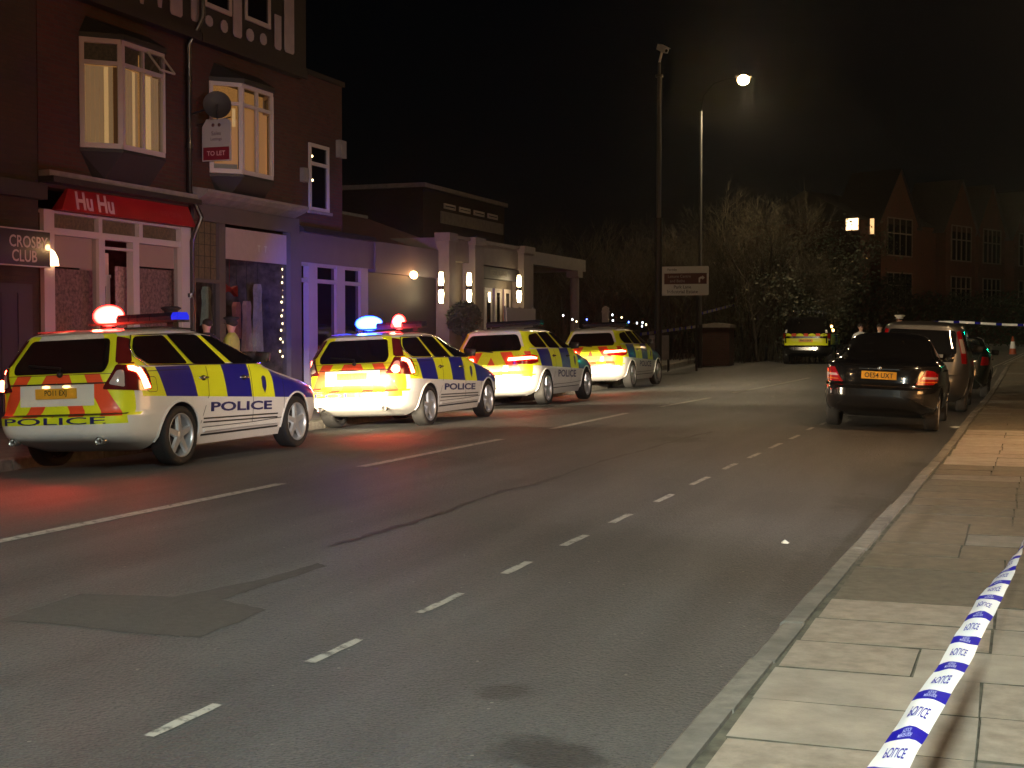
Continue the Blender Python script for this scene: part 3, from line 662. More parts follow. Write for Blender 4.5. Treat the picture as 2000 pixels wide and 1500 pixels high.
n4=N.new('ShaderNodeTexVoronoi'); n4.inputs['Scale'].default_value=48; L.new(tc.outputs['Object'],n4.inputs['Vector'])
a1=N.new('ShaderNodeMath'); a1.operation='ADD'; L.new(n1.outputs['Fac'],a1.inputs[0]); L.new(n2.outputs['Fac'],a1.inputs[1])
a2=N.new('ShaderNodeMath'); a2.operation='ADD'; L.new(a1.outputs[0],a2.inputs[0]); L.new(n3.outputs['Fac'],a2.inputs[1])
cr=N.new('ShaderNodeValToRGB'); cr.color_ramp.elements[0].position=.36; cr.color_ramp.elements[0].color=(.042,.045,.041,1); cr.color_ramp.elements[1].position=.66; cr.color_ramp.elements[1].color=(.098,.102,.092,1)
dv=N.new('ShaderNodeMath'); dv.operation='DIVIDE'; dv.inputs[1].default_value=3; L.new(a2.outputs[0],dv.inputs[0]); L.new(dv.outputs[0],cr.inputs[0])
n5=N.new('ShaderNodeTexVoronoi'); n5.inputs['Scale'].default_value=5.5; L.new(tc.outputs['Object'],n5.inputs['Vector'])
ls=N.new('ShaderNodeMath'); ls.operation='LESS_THAN'; ls.inputs[1].default_value=.045; L.new(n5.outputs['Distance'],ls.inputs[0])
n6=N.new('ShaderNodeTexVoronoi'); n6.inputs['Scale'].default_value=130; L.new(tc.outputs['Object'],n6.inputs['Vector']); m6=N.new('ShaderNodeMix'); m6.data_type='RGBA'; m6.blend_type='OVERLAY'; m6.inputs[0].default_value=.6; L.new(cr.outputs[0],m6.inputs[6]); L.new(n6.outputs['Color'],m6.inputs[7])
hs_=N.new('ShaderNodeHueSaturation'); hs_.inputs['Saturation'].default_value=.12; L.new(m6.outputs[2],hs_.inputs['Color'])
m5=N.new('ShaderNodeMix'); m5.data_type='RGBA'; L.new(ls.outputs[0],m5.inputs[0]); L.new(hs_.outputs[0],m5.inputs[6]); m5.inputs[7].default_value=(.26,.25,.22,1); L.new(m5.outputs[2],p.inputs['Base Color'])
mr=N.new('ShaderNodeMapRange'); mr.inputs['To Min'].default_value=.42; mr.inputs['To Max'].default_value=.75; L.new(n1.outputs['Fac'],mr.inputs['Value']); L.new(mr.outputs[0],p.inputs['Roughness'])
bp=N.new('ShaderNodeBump'); bp.inputs['Strength'].default_value=.95; bp.inputs['Distance'].default_value=.006; L.new(n4.outputs['Distance'],bp.inputs['Height']); L.new(bp.outputs['Normal'],p.inputs['Normal'])
mat('asphalt_patch',(.064,.060,.056),.8,var=.25,vscale=25,bump=.5,bscale=120)
mat('tar',(.046,.044,.042),.6,var=.3,vscale=9)
# worn road paint: breaks up along its edges and inside
m=bpy.data.materials.new('road_paint'); MATS['road_paint']=m; N,L=nodes(m); p=N['Principled BSDF']; tc=N.new('ShaderNodeTexCoord')
n1=N.new('ShaderNodeTexNoise'); n1.inputs['Scale'].default_value=14; n1.inputs['Detail'].default_value=8; n1.inputs['Roughness'].default_value=.7; L.new(tc.outputs['Object'],n1.inputs['Vector'])
cr=N.new('ShaderNodeValToRGB'); cr.color_ramp.elements[0].position=.38; cr.color_ramp.elements[0].color=(.12,.12,.11,1); cr.color_ramp.elements[1].position=.50; cr.color_ramp.elements[1].color=(.38,.365,.33,1); L.new(n1.outputs['Fac'],cr.inputs[0]); L.new(cr.outputs[0],p.inputs['Base Color']); p.inputs['Roughness'].default_value=.7
mat('kerb_stone',(.175,.16,.138),.85,var=.35,vscale=5,bump=.3,bscale=60)
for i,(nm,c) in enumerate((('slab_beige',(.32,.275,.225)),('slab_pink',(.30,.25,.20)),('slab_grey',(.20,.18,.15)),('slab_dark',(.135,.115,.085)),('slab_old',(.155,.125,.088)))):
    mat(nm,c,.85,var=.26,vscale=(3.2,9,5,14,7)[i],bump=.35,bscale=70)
mat('joint',(.105,.095,.07),.95,var=.5,vscale=8)
mb=MB(); vs=[];fs=[]; xs=[-260,-120,-60,-30,-17,-8,0,8,20,60,120,260]; ys=[-60,-20,0,20,30,36,42,48,54,60,66,72,78,90,120,180,300,500]
for y in ys:
    for x in xs: vs.append((x,y,rise(y)-.32))
k=len(xs)
for j in range(len(ys)-1):
    for i in range(k-1): fs.append((j*k+i,j*k+i+1,(j+1)*k+i+1,(j+1)*k+i))
mb.add(vs,fs,M['ground_dark'],True); mb.build('ground',kind='structure')
mb=MB(); vs=[];fs=[]; yy=[-16+.8*i for i in range(150)]; nc=26
for y in yy:
    for i in range(nc+1): x=LX(y)+(RX(y)-LX(y))*i/nc; vs.append((x,y,road_z(x,y)))
for j in range(len(yy)-1):
    for i in range(nc): a=j*(nc+1)+i; fs.append((a,a+1,a+nc+2,a+nc+1))
mb.add(vs,fs,M['asphalt'],True); mb.build('road',kind='structure')
def sheet(name,poly,lift,m,step=.5):
    mb=MB(); wrap(mb,poly,lambda u,v:(u,v,road_z(u,v)+lift),m,step); return mb.build(name,kind='structure')
def jag(poly,amt=.03,n=10):
    out=[];k=len(poly)
    for i in range(k):
        a=Vector(poly[i]);b=Vector(poly[(i+1)%k]); d=(b-a); nn=Vector((-d.y,d.x)).normalized() if d.length else Vector((0,0))
        for j in range(n): out.append(tuple(a+d*j/n+nn*random.uniform(-amt,amt)*(0 if j==0 else 1)))
    return out
def line_mark(mb,x,y0,y1,w,st=.4):
    n=max(2,int((y1-y0)/st)); vs=[];fs=[]
    for i in range(n+1):
        y=y0+(y1-y0)*i/n; j0=random.uniform(-.006,.006); j1=random.uniform(-.006,.006); xc=x(y) if callable(x) else x
        for a in (xc-w/2+j0,xc+w/2+j1): vs.append((a,y,road_z(a,y)+.004))
    for i in range(n): fs.append((2*i,2*i+1,2*i+3,2*i+2))
    mb.add(vs,fs,M['road_paint'])
mb=MB()
for a,b in (((-60,1070),(550,945)),((705,912),(978,858)),((1077,838),(1225,807)),((1288,795),(1387,777)),((1432,767),(1580,738))):
    x0,y0=on_road(*a); x1,y1=on_road(*b); y0=max(y0,4); line_mark(mb,lambda y:x0+(x1-x0)*(y-y0)/(y1-y0),y0,y1,.125)
line_mark(mb,-6.6,57,61.5,.1); line_mark(mb,-6.6,65,70,.1)
mb.build('centre_line_markings',kind='structure')
mb=MB()
bay=[((280,1438),(433,1378)),((600,1295),(706,1250)),((815,1198),(906,1160)),((980,1121),(1038,1098)),((1098,1067),(1146,1046)),((1192,1022),(1232,1005)),((1282,981),(1313,966)),((1349,948),(1383,932)),((1412,917),(1438,906)),((1462,895),(1484,885)),((1505,876),(1524,866)),((1544,858),(1560,850)),((1577,840),(1588,835))]
for a,b in bay:
    x0,y0=on_road(*a); x1,y1=on_road(*b); line_mark(mb,(x0+x1)/2,y0,y1,.05 if y0<8 else .06,.12)
y=y1+.75
while y<46: line_mark(mb,-3.1,y,y+.62,.06); y+=1.4
y=3.6
line_mark(mb,-3.06,2.2,2.9,.072,.12); line_mark(mb,-3.06,3.3,3.75,.072,.12) if False else None
for k in range(2): 
    line_mark(mb,lambda y,k=k: LX(y)+.32+.18*k,52,84,.07)
for k in range(2): line_mark(mb,lambda y,k=k: RX(y)-.3-.18*k,50,84,.07,.8)
mb.build('parking_bay_markings',kind='structure')
def rp(L_): return [on_road(*p) for p in L_]
sheet('road_patch',jag(rp([(0,1210),(160,1160),(340,1166),(520,1130),(620,1100),(640,1106),(500,1150),(430,1172),(520,1192),(390,1246),(250,1236),(130,1222)]),.012,6),.0025,M['asphalt_patch'])
# tar seam wandering along the lane and stained spots
def seam(pts,w): 
    P=rp(pts); Lh=[];Rh=[]
    for i in range(len(P)-1):
        for j in range(8):
            t=j/8; x=P[i][0]*(1-t)+P[i+1][0]*t; y=P[i][1]*(1-t)+P[i+1][1]*t; ww=w*random.uniform(.35,1.2); o=random.uniform(-.02,.02)
            Lh.append((x-ww+o,y)); Rh.append((x+ww+o,y))
    mb=MB(); vs=[];fs=[]
    for a,b in zip(Lh,Rh): vs+=[(a[0],a[1],road_z(*a)+.004),(b[0],b[1],road_z(*b)+.004)]
    for i in range(len(Lh)-1): fs.append((2*i,2*i+1,2*i+3,2*i+2))
    mb.add(vs,fs,M['tar']); return mb
seam([(640,1068),(740,1040),(830,1014),(985,958),(1040,948),(1180,900),(1270,876),(1345,854),(1400,842)],.035).build('tar_seam',kind='structure')
nt=MATS['asphalt'].node_tree; N=nt.nodes; L=nt.links; p=N['Principled BSDF']; src_=p.inputs['Base Color'].links[0].from_socket; tc=N.new('ShaderNodeTexCoord')
nz=N.new('ShaderNodeTexNoise'); nz.inputs['Scale'].default_value=3.2; nz.inputs['Detail'].default_value=9; nz.inputs['Roughness'].default_value=.75; L.new(tc.outputs['Object'],nz.inputs['Vector'])
def stain(cx,cy,rx,ry,dark):
    global src_
    x0,y0=on_road(cx,cy); xa,_a=on_road(cx-rx,cy); _b,yb_=on_road(cx,cy-ry); wx=abs(x0-xa)+.01; wy=abs(yb_-y0)+.01
    s=N.new('ShaderNodeVectorMath'); s.operation='SUBTRACT'; s.inputs[1].default_value=(x0,y0,0); L.new(tc.outputs['Object'],s.inputs[0])
    m_=N.new('ShaderNodeVectorMath'); m_.operation='MULTIPLY'; m_.inputs[1].default_value=(1/wx,1/wy,0); L.new(s.outputs[0],m_.inputs[0])
    l_=N.new('ShaderNodeVectorMath'); l_.operation='LENGTH'; L.new(m_.outputs[0],l_.inputs[0])
    a_=N.new('ShaderNodeMath'); a_.operation='MULTIPLY_ADD'; a_.inputs[1].default_value=2.6; L.new(nz.outputs['Fac'],a_.inputs[0]); L.new(l_.outputs['Value'],a_.inputs[2])
    r_=N.new('ShaderNodeMapRange'); r_.inputs['From Min'].default_value=1.85; r_.inputs['From Max'].default_value=2.35; r_.inputs['To Min'].default_value=dark; r_.inputs['To Max'].default_value=1; L.new(a_.outputs[0],r_.inputs['Value'])
    v=N.new('ShaderNodeVectorMath'); v.operation='SCALE'; L.new(src_,v.inputs[0]); L.new(r_.outputs[0],v.inputs['Scale']); src_=v.outputs[0]
for q in ((980,1352,60,20,.62),(1060,1478,160,34,.5),(1690,984,70,20,.6),(1515,772,80,8,.6),(1330,858,60,8,.55),(1800,908,50,5,.6),(1150,1060,300,60,.9),(300,1330,300,60,.9),(1580,1120,60,90,.7)): stain(*q)
L.new(src_,p.inputs['Base Color'])
# ------------------------------------------------------------------ kerbs, pavements
KS=[M['kerb_stone'],mat('kerb_stone_b',(.155,.14,.12),.85,var=.4,vscale=8,bump=.4,bscale=60),mat('kerb_stone_c',(.20,.182,.155),.85,var=.3,vscale=12,bump=.4,bscale=60)]
def kerb_line(name,FX,sgn,y0,y1):
    mb=MB(); y=y0
    while y<y1:
        l=.9; a,b=y+.005,y+l-.009; vs=[]
        j=random.uniform(-.006,.006); jz=random.uniform(-.004,.004)
        for yy_ in (a,b):
            x=FX(yy_)+j; z=pave_z(yy_)+jz
            vs+=[(x,yy_,z-.30),(x+sgn*.012,yy_,z-.015),(x+sgn*.03,yy_,z),(x+sgn*.135,yy_,z),(x+sgn*.135,yy_,z-.30)]
        fs=[(i,i+1,i+6,i+5) for i in range(4)]+[(0,1,2,3,4),(9,8,7,6,5)]
        mb.add(vs,fs,random.choice(KS)); y+=l
    return mb.build(name,kind='structure')
kerb_line('kerb',RX,1,1.0,84); kerb_line('kerb',LX,-1,4,84)
mb=MB(); y=.6; row=0
vs=[]
for y_ in [1+i*1.2 for i in range(74)]: vs+=[(RX(y_)+.13,y_,pave_z(y_)-.018),(9 if y_<70 else RX(y_)+4,y_,pave_z(y_)-.018)]
mb.add(vs,[(2*i,2*i+1,2*i+3,2*i+2) for i in range(73)],M['joint'])
yb=1.02
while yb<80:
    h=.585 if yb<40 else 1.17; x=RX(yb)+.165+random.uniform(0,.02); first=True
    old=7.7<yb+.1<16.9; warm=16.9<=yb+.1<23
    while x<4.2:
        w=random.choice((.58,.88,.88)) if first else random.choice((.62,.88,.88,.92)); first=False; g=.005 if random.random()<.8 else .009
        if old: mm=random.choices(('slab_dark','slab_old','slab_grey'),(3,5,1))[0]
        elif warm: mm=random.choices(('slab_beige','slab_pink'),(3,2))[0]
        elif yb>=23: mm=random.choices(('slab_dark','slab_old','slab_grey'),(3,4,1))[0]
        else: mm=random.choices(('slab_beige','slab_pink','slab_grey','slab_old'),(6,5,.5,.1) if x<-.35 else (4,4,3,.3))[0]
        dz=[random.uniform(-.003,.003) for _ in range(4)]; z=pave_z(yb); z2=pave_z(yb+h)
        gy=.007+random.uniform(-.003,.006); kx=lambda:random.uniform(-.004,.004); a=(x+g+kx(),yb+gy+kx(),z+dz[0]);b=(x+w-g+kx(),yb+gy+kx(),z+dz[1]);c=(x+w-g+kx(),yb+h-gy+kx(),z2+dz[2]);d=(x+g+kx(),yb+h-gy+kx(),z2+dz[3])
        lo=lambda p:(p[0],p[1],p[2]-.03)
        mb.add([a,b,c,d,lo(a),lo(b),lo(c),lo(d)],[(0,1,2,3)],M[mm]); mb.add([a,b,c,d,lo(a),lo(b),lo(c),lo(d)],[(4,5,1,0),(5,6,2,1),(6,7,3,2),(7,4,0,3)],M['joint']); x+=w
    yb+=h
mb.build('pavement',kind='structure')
mb=MB(); vs=[]
YL=[4+i*1.2 for i in range(67)]
for y_ in YL: vs+=[(-18 if y_>31 else -16.9,y_,pave_z(y_)-.004),(LX(y_)-.13,y_,pave_z(y_)-.004)]
mb.add(vs,[(2*i,2*i+1,2*i+3,2*i+2) for i in range(len(YL)-1)],brickmat('paving_left',(.15,.14,.12),(.11,.105,.09),(.05,.05,.04),1,.6,.45) if False else mat('pave_left',(.14,.13,.115),.85,var=.3,vscale=3)); mb.build('pavement',kind='structure')
# ------------------------------------------------------------------ building helpers
XF=-15.3
brickmat('brick_red',(.080,.026,.017),(.055,.018,.012),(.05,.04,.033))
brickmat('brick_dark',(.045,.026,.02),(.032,.02,.016),(.028,.024,.02))
mat('timber',(.012,.009,.008),.7,var=.3,vscale=6); mat('plaster',(.33,.28,.27),.85,var=.12,vscale=3)
mat('frame_white',(.44,.38,.355),.5); mat('stone',(.20,.175,.16),.8,var=.2,vscale=4); mat('slate',(.05,.05,.055),.7,var=.3,vscale=9,bump=.4,bscale=20)
mat('tile_red',(.12,.04,.03),.8,var=.3,vscale=9,bump=.5,bscale=20)
mat('sign_red',(.30,.010,.012),.5,var=.08,vscale=3); mat('grey_paint',(.075,.062,.066),.6,var=.1,vscale=2); mat('dark_paint',(.018,.015,.018),.6)
mat('lead_dark',(.008,.008,.009),.6); mat('blind',(.42,.32,.20),.8,emit=(1,.58,.27),es=.19); mat('blind_bright',(.7,.5,.3),.8,emit=(1,.60,.24),es=.5)
mat('room_lit',(.7,.5,.3),.9,emit=(1,.45,.12),es=.45); mat('room_lit_soft',(.6,.4,.25),.9,emit=(1,.43,.13),es=.27); mat('blind_pink',(.45,.26,.22),.9,var=.05,vscale=2,emit=(1,.50,.42),es=.075)  # pink blind glow added to brighten the recessed shop windows
mat('curtain',(.16,.08,.05),.9,emit=(1,.4,.12),es=.04); mat('leaded',(.08,.055,.035),.3,emit=(1,.6,.3),es=.012,var=.6,vscale=18)
mat('shop_dark',(.09,.065,.065),.8,var=.8,vscale=5); mat('cream',(.125,.102,.08),.7,var=.15,vscale=3); mat('metal_pole',(.09,.088,.085),.6,metal=.2); mat('pole_dark',(.018,.017,.017),.6)
mat('lamp_warm',(1,.85,.6),.4,emit=(1,.78,.42),es=30); mat('lamp_orange',(1,.7,.4),.4,emit=(1,.50,.20),es=22); mat('bulb_warm',(1,.9,.7),.4,emit=(1,.76,.36),es=8)
strobe('lamp_head',(1,.62,.26),520); mat('bulb_blue',(.3,.3,1),.4,emit=(.1,.15,1),es=10); mat('bulb_cold',(1,1,1),.4,emit=(.9,.95,1),es=8)
mat('sign_white',(.74,.74,.74),.5); mat('sign_black',(.014,.011,.010),.35,coat=.5); mat('letter_grey',(.45,.42,.40),.6); mat('brown_sign',(.11,.035,.03),.6); mat('gold',(.4,.3,.1),.4)
# thin window glass that shows what is behind it and mirrors the street
m=bpy.data.materials.new('window_glass'); MATS['window_glass']=m; N,L=nodes(m); N.remove(N['Principled BSDF']); out=N['Material Output']
tr=N.new('ShaderNodeBsdfTransparent'); gl=N.new('ShaderNodeBsdfGlossy'); gl.inputs['Roughness'].default_value=.03; mx=N.new('ShaderNodeMixShader'); lw=N.new('ShaderNodeLayerWeight'); lw.inputs[0].default_value=.5; pw=N.new('ShaderNodeMath'); pw.operation='POWER'; pw.inputs[1].default_value=4; L.new(lw.outputs['Facing'],pw.inputs[0]); fr=N.new('ShaderNodeMath'); fr.operation='MULTIPLY_ADD'; fr.inputs[1].default_value=.55; fr.inputs[2].default_value=.05; L.new(pw.outputs[0],fr.inputs[0])
L.new(fr.outputs[0],mx.inputs[0]); L.new(tr.outputs[0],mx.inputs[1]); L.new(gl.outputs[0],mx.inputs[2]); L.new(mx.outputs[0],out.inputs[0])
tr.inputs[0].default_value=(.85,.86,.85,1)
GZ=-.05
def Y_(px,py=500,X=XF): return atX(px,py,X)[0]
def Zx(px,py,X=XF): return atX(px,py,X)[1]
def part(root,name,mb,label=None): return mb.build(name,root,label=label)
# ---- oriel (canted first-floor bay)
def oriel(root,y0,z0,z1,L1,F,dep,style):
    """y0 = where the near canted side meets the wall"""
    a=(XF,y0); b=(XF+dep,y0+L1*.72); c=(XF+dep,y0+L1*.72+F); d=(XF,y0+L1*1.44+F); P=[a,b,c,d]
    fr=MB()
    def facet(p,q,divs,fan):
        p=Vector((p[0],p[1]));q=Vector((q[0],q[1])); d_=(q-p).normalized(); n_=Vector((d_.y,-d_.x)); Lg=(q-p).length
        if n_.x<0: n_=-n_
        def B(mb,u0,u1,w0,w1,h0,h1,m):
            vs=[]
            for h in (h0,h1):
                for u,w in ((u0,w0),(u1,w0),(u1,w1),(u0,w1)): s=p+d_*u+n_*w; vs.append((s.x,s.y,h))
            mb.add(vs,[(0,3,2,1),(4,5,6,7),(0,1,5,4),(1,2,6,5),(2,3,7,6),(3,0,4,7)],m)
        t=.055; B(fr,0,Lg,-.04,.035,z0,z0+.09,M['frame_white']); B(fr,0,Lg,-.04,.035,z1-.08,z1,M['frame_white'])
        B(fr,0,Lg,-.04,.03,fan-.035,fan+.035,M['frame_white'])
        us=[0]+divs+[Lg]
        for u in us:
            uu=min(max(u-t/2,0),Lg-t); B(fr,uu,uu+t*(1.5 if u in (0,Lg) else 1),-.042,.033,z0+.09,z1-.08,M['frame_white'])
        for k in range(len(us)-1):
            g=MB(); B(g,us[k]+.04,us[k+1]-.04,-.006,.0,z0+.09,z1-.08,M['window_glass']); pn=part(root,'window_pane',g)
            style(B,us[k],us[k+1],k,Lg,fan,root)
        return B
    facet(a,b,[],z1-.42 if True else 0); facet(b,c,[F*.5],z1-.42); facet(d,c,[],z1-.42)
    part(root,'window_frame',fr)
    # sill, corbel and lead roof
    cb=MB(); po=[(x+(.05 if x>XF else 0),y) for x,y in P]
    lo=[(XF,y0+.35),(XF+dep*.35,y0+.35+.1),(XF+dep*.35,d[1]-.45),(XF,d[1]-.35)]
    vs=[(x,y,z0-.005) for x,y in po]+[(x,y,z0-.50) for x,y in lo]+[(x,y,z0-.06) for x,y in po]
    cb.add(vs,[(0,1,2,3),(8,9,5,4),(9,10,6,5),(10,11,7,6),(4,5,6,7),(0,8,9,1)[:0] or (0,1,9,8),(1,2,10,9),(2,3,11,10)],M['lead_dark']); part(root,'corbel',cb)
    rf=MB(); vs=[(x+(.09 if x>XF else 0),y,z1+.001) for x,y in P]+[(x+(.09 if x>XF else 0),y,z1+.09) for x,y in P]+[(XF,y0+.2,z1+.4),(XF,d[1]-.2,z1+.4)]
    rf.add(vs,[(0,3,2,1),(0,1,5,4),(1,2,6,5),(2,3,7,6),(4,5,8),(5,6,9,8),(6,7,9)],M['lead_dark']); part(root,'bay_roof',rf)
    rm=MB(); rm.box(XF-.02,XF-.0,y0+.05,d[1]-.05,z0,z1,M['room_lit']); part(root,'lit_room',rm)
def blinds_style(B,u0,u1,k,Lg,fan,root):
    mb=MB(); n=max(3,int((u1-u0)/.085))
    hi=.70 if k!=1 else .35
    for i in range(n):
        a=u0+.04+(u1-u0-.08)*i/n; b=u0+.04+(u1-u0-.08)*(i+.93)/n; f=i/n
        mm=M['blind_bright'] if (.62<f<.74 and k==0) or (k==1 and f<.45 and f>.25) else M['blind']
        if Lg<.8 and f>.8: mm=M['curtain']
        mb_=mb; z0_=5.0
        B(mb_,a,b,-.075,-.07,ZB[0]+.09,fan-.05,mm)
    B(mb,u0+.04,u1-.04,-.062,-.058,fan+.03,ZB[1]-.08,M['leaded']); part(root,'blind',mb)
def room_style(B,u0,u1,k,Lg,fan,root):
    mb=MB(); 
    if Lg<.8: B(mb,u0+.04,u1-.04,-.10,-.095,ZB[0]+.09,fan-.3,M['room_lit_soft']); B(mb,u1-.16,u1-.09,-.09,-.085,fan-.45,fan-.08,M['blind_bright']); B(mb,u0+.06,u1-.06,-.09,-.085,ZB[0]+.1,ZB[0]+.2,M['letter_grey'])
    else:
        if k==0: B(mb,u0+.03,u0+.2,-.09,-.085,ZB[0]+.09,ZB[1]-.08,M['curtain'])
        B(mb,u0+.2 if k==0 else u0,u1,-.12,-.115,ZB[0]+.09,fan-.05,M['room_lit_soft'])
    part(root,'curtain',mb)
ZB=[0,0]
def shopfloor(root,y0,y1,z1,mt):
    """interior box behind a shop window"""
    mb=MB(); mb.box(XF-2.0,XF-1.9,y0,y1,GZ,z1,mt); mb.box(XF-2,XF-.15,y0,y1,z1,z1+.05,mt); mb.box(XF-2,XF-.15,y0,y1,GZ-.05,GZ+.03,mt); mb.box(XF-1.9,XF-.11,y1-.04,y1-.01,GZ,z1,mt); mb.box(XF-1.9,XF-.11,y0+.01,y0+.04,GZ,z1,mt); part(root,'shop_interior',mb)
# ---- terrace shop 1
ya,yb=Y_(77,500),Y_(369,500); 
s1=empty('shop_building',(XF,ya,GZ),label='red brick shop with white frontage under a red lettered fascia and half timbered top',cat='shop building')
mb=MB(); mb.box(XF-.35,XF,ya,yb,3.95,7.55,M['brick_red']); mb.box(XF-9,XF-.35,ya,ya+.3,GZ,7.55,M['brick_red']); mb.box(XF-9,XF-8.7,ya+.3,yb,GZ,7.55,M['brick_red'])
mb.box(XF-.30,XF+.0,ya,ya+.02,GZ,3.5,M['brick_red']); part(s1,'wall',mb)
mb=MB(); mb.box(XF-9,XF-.02,ya,yb,7.56,11.4,M['timber']); part(s1,'timber_gable',mb)
def jetty(root,y0,y1):
    mb=MB(); mb.box(XF+.001,XF+.28,y0,y1,7.22,11.4,M['timber']); mb.box(XF+.281,XF+.33,y0,y1,7.18,7.34,M['timber']); part(root,'jetty',mb)
jetty(s1,ya,yb)
mb=MB(); mb.prism([(ya-.3,11.3),(yb+.0,11.3),((ya+yb)/2,13.6)],'x',XF-9,XF+.5,M['slate']); part(s1,'roof',mb)
def panels(root,L_):
    X=XF+.28; mb=MB()
    for kind,x0,x1,y0,y1 in L_:
        Ya,Yb=Y_(x0,40,X),Y_(x1,40,X); xm=(x0+x1)/2; zt=Zx(xm,y0,X) if y0>0 else 9.6; zb=Zx(xm,y1,X)
        if kind=='o': mb.prism([((Ya+Yb)/2+(Yb-Ya)/2*cos(t*PI/5)*(1 if abs(cos(t*PI/5))<.99 else .95),(zt+zb)/2+(zt-zb)/2*sin(t*PI/5)) for t in range(10)],'x',X,X+.02,M['plaster'])
        else: mb.prism([(Ya,zb+.05),(Ya+.05,zb),(Yb-.05,zb),(Yb,zb+.05),(Yb,zt),(Ya,zt)],'x',X,X+.02,M['plaster'])
    part(root,'plaster_panel',mb)
panels(s1,[('o',268,285,-30,13),('o',303,320,-25,20),('r',332,355,0,31),('o',232,248,-50,1),('r',180,200,0,-20)])
zf0,zf1=Zx(200,423),Zx(200,386); 
mb=MB(); y0,y1=Y_(104,410),Y_(364,430)
mb.add([(XF+.22,y0-.05,zf0),(XF+.22,y1,zf0),(XF+.04,y1,zf1+.06),(XF+.04,y0+.34,zf1+.06),(XF,y0-.05,zf0),(XF,y1,zf0),(XF,y1,zf1+.06),(XF,y0+.34,zf1+.06)],[(0,1,2,3),(4,7,6,5),(0,4,5,1),(1,5,6,2),(2,6,7,3),(3,7,4,0)],M['sign_red'])
def fas(u,v): t=(v)/(zf1+.06-zf0); return (XF+.226-.18*t,u,zf0+v)
mat('letter_pink',(.62,.40,.40),.5); mat('letter_faint',(.36,.05,.05),.6)
add_text(mb,'Hu Hu',lambda u,v:fas(Y_(172,396)+u,v+.20),M['letter_pink'],.33,.92,.03,.45)
add_text(mb,'0151 928 86',lambda u,v:fas(Y_(322,415)+u,v+.19),M['letter_faint'],.10,1.0,.01)
part(s1,'fascia_board',mb,'red fascia with pale script lettering')
mb=MB(); mb.box(XF,XF+.3,ya,yb,zf1+.10,zf1+.2,M['timber']); mb.box(XF,XF+.22,ya,yb,zf1+.2,zf1+.3,M['stone']); part(s1,'cornice',mb)
zt1,zt0=Zx(105,417),Zx(105,445); zr=Zx(105,458)
fr=MB(); W=M['frame_white']; fr.box(XF-.1,XF+.08,ya+.02,Y_(99),GZ,zf0-.01,W); fr.box(XF-.1,XF+.08,Y_(348),Y_(366),GZ,zf0-.01,W)
fr.box(XF-.1,XF+.05,Y_(99),Y_(348),zt1,zf0-.012,W); fr.box(XF-.1,XF+.05,Y_(99),Y_(348),zr,zt0,W)
for a,b in ((189,196),(268,275)): fr.box(XF-.098,XF+.048,Y_(a),Y_(b),zt0,zt1,W)
for a,b in ((189,201),(256,268)): fr.box(XF-.098,XF+.046,Y_(a),Y_(b),GZ+.05,zr,W)
fr.box(XF-.09,XF+.04,Y_(201),Y_(256),Zx(228,489),Zx(228,484),W); fr.box(XF-.09,XF+.04,Y_(99),Y_(189),.45,.55,W); fr.box(XF-.09,XF+.04,Y_(268),Y_(348),.45,.55,W)
part(s1,'shop_frame',fr)
for a,b in ((99,189),(196,268),(275,348)):
    g=MB(); g.box(XF-.05,XF-.045,Y_(a),Y_(b),zt0,zt1,M['leaded']); part(s1,'transom_pane',g)
for a,b in ((99,189),(268,348)):
    g=MB(); g.box(XF-.02,XF-.015,Y_(a),Y_(b),.55,zr,M['window_glass']); part(s1,'window_pane',g)
    g=MB(); zz=Zx((a+b)/2,522); g.box(XF-.12,XF-.11,Y_(a)-.02,Y_(b)+.02,zz,zr,M['blind_pink']); part(s1,'roller_blind',g)
    g=MB(); g.box(XF-.02,XF+.02,Y_(a),Y_(b),GZ,.45,W); part(s1,'stall_riser',g)
dr=MB(); y0,y1=Y_(201),Y_(256); zd=Zx(228,540); dr.box(XF-.5,XF-.46,y0,y1,GZ,zd,W); d1=part(s1,'door',dr)
g=MB(); g.box(XF-.458,XF-.452,y0+.14,y1-.14,.9,zd-.16,M['glass_dark']); part(d1,'pane',g)
g=MB(); g.box(XF-.5,XF-.49,y0,y1,zd+.05,Zx(228,489)-.02,M['blind_pink']); g.box(XF-.5,XF-.44,y0,y1,zd,zd+.05,W); part(s1,'door_fanlight',g)
mat('poster_red',(.30,.17,.16),.8,var=.7,vscale=16,emit=(1,.42,.36),es=.022); mat('poster_mix',(.10,.05,.05),.8,var=.9,vscale=10)  # faint glow in the red display stands for light inside the shop
for a,b in ((99,189),(268,348)):
    mb=MB(); mb.box(XF-.28,XF-.26,Y_(a)-.3,Y_(b)+.3,.5,Zx(a/2+b/2,522)-.02,M['poster_red']); part(s1,'window_display',mb)
shopfloor(s1,ya+.1,yb-.05,3.55,M['shop_dark'])
ZB[:]=[Zx(160,288),Zx(235,97)]; oriel(s1,Y_(156,290),ZB[0],ZB[1],.68,1.30,.5,blinds_style)
# opened top-hung fanlight on the far corner
ang=MB(); yv=Y_(316,140,XF+.5); ang.add([(XF+.53,yv-.50,ZB[1]-.06),(XF+.53,yv-.04,ZB[1]-.06),(XF+.80,yv-.04,ZB[1]-.40),(XF+.80,yv-.50,ZB[1]-.40)],[(0,1,2,3)],M['window_glass'])
for p,q in (((XF+.53,yv-.5,ZB[1]-.06),(XF+.80,yv-.5,ZB[1]-.40)),((XF+.53,yv-.04,ZB[1]-.06),(XF+.80,yv-.04,ZB[1]-.40)),((XF+.80,yv-.5,ZB[1]-.40),(XF+.80,yv-.04,ZB[1]-.40))): ang.tube([p,q],.022,W,4)
part(s1,'open_fanlight',ang)
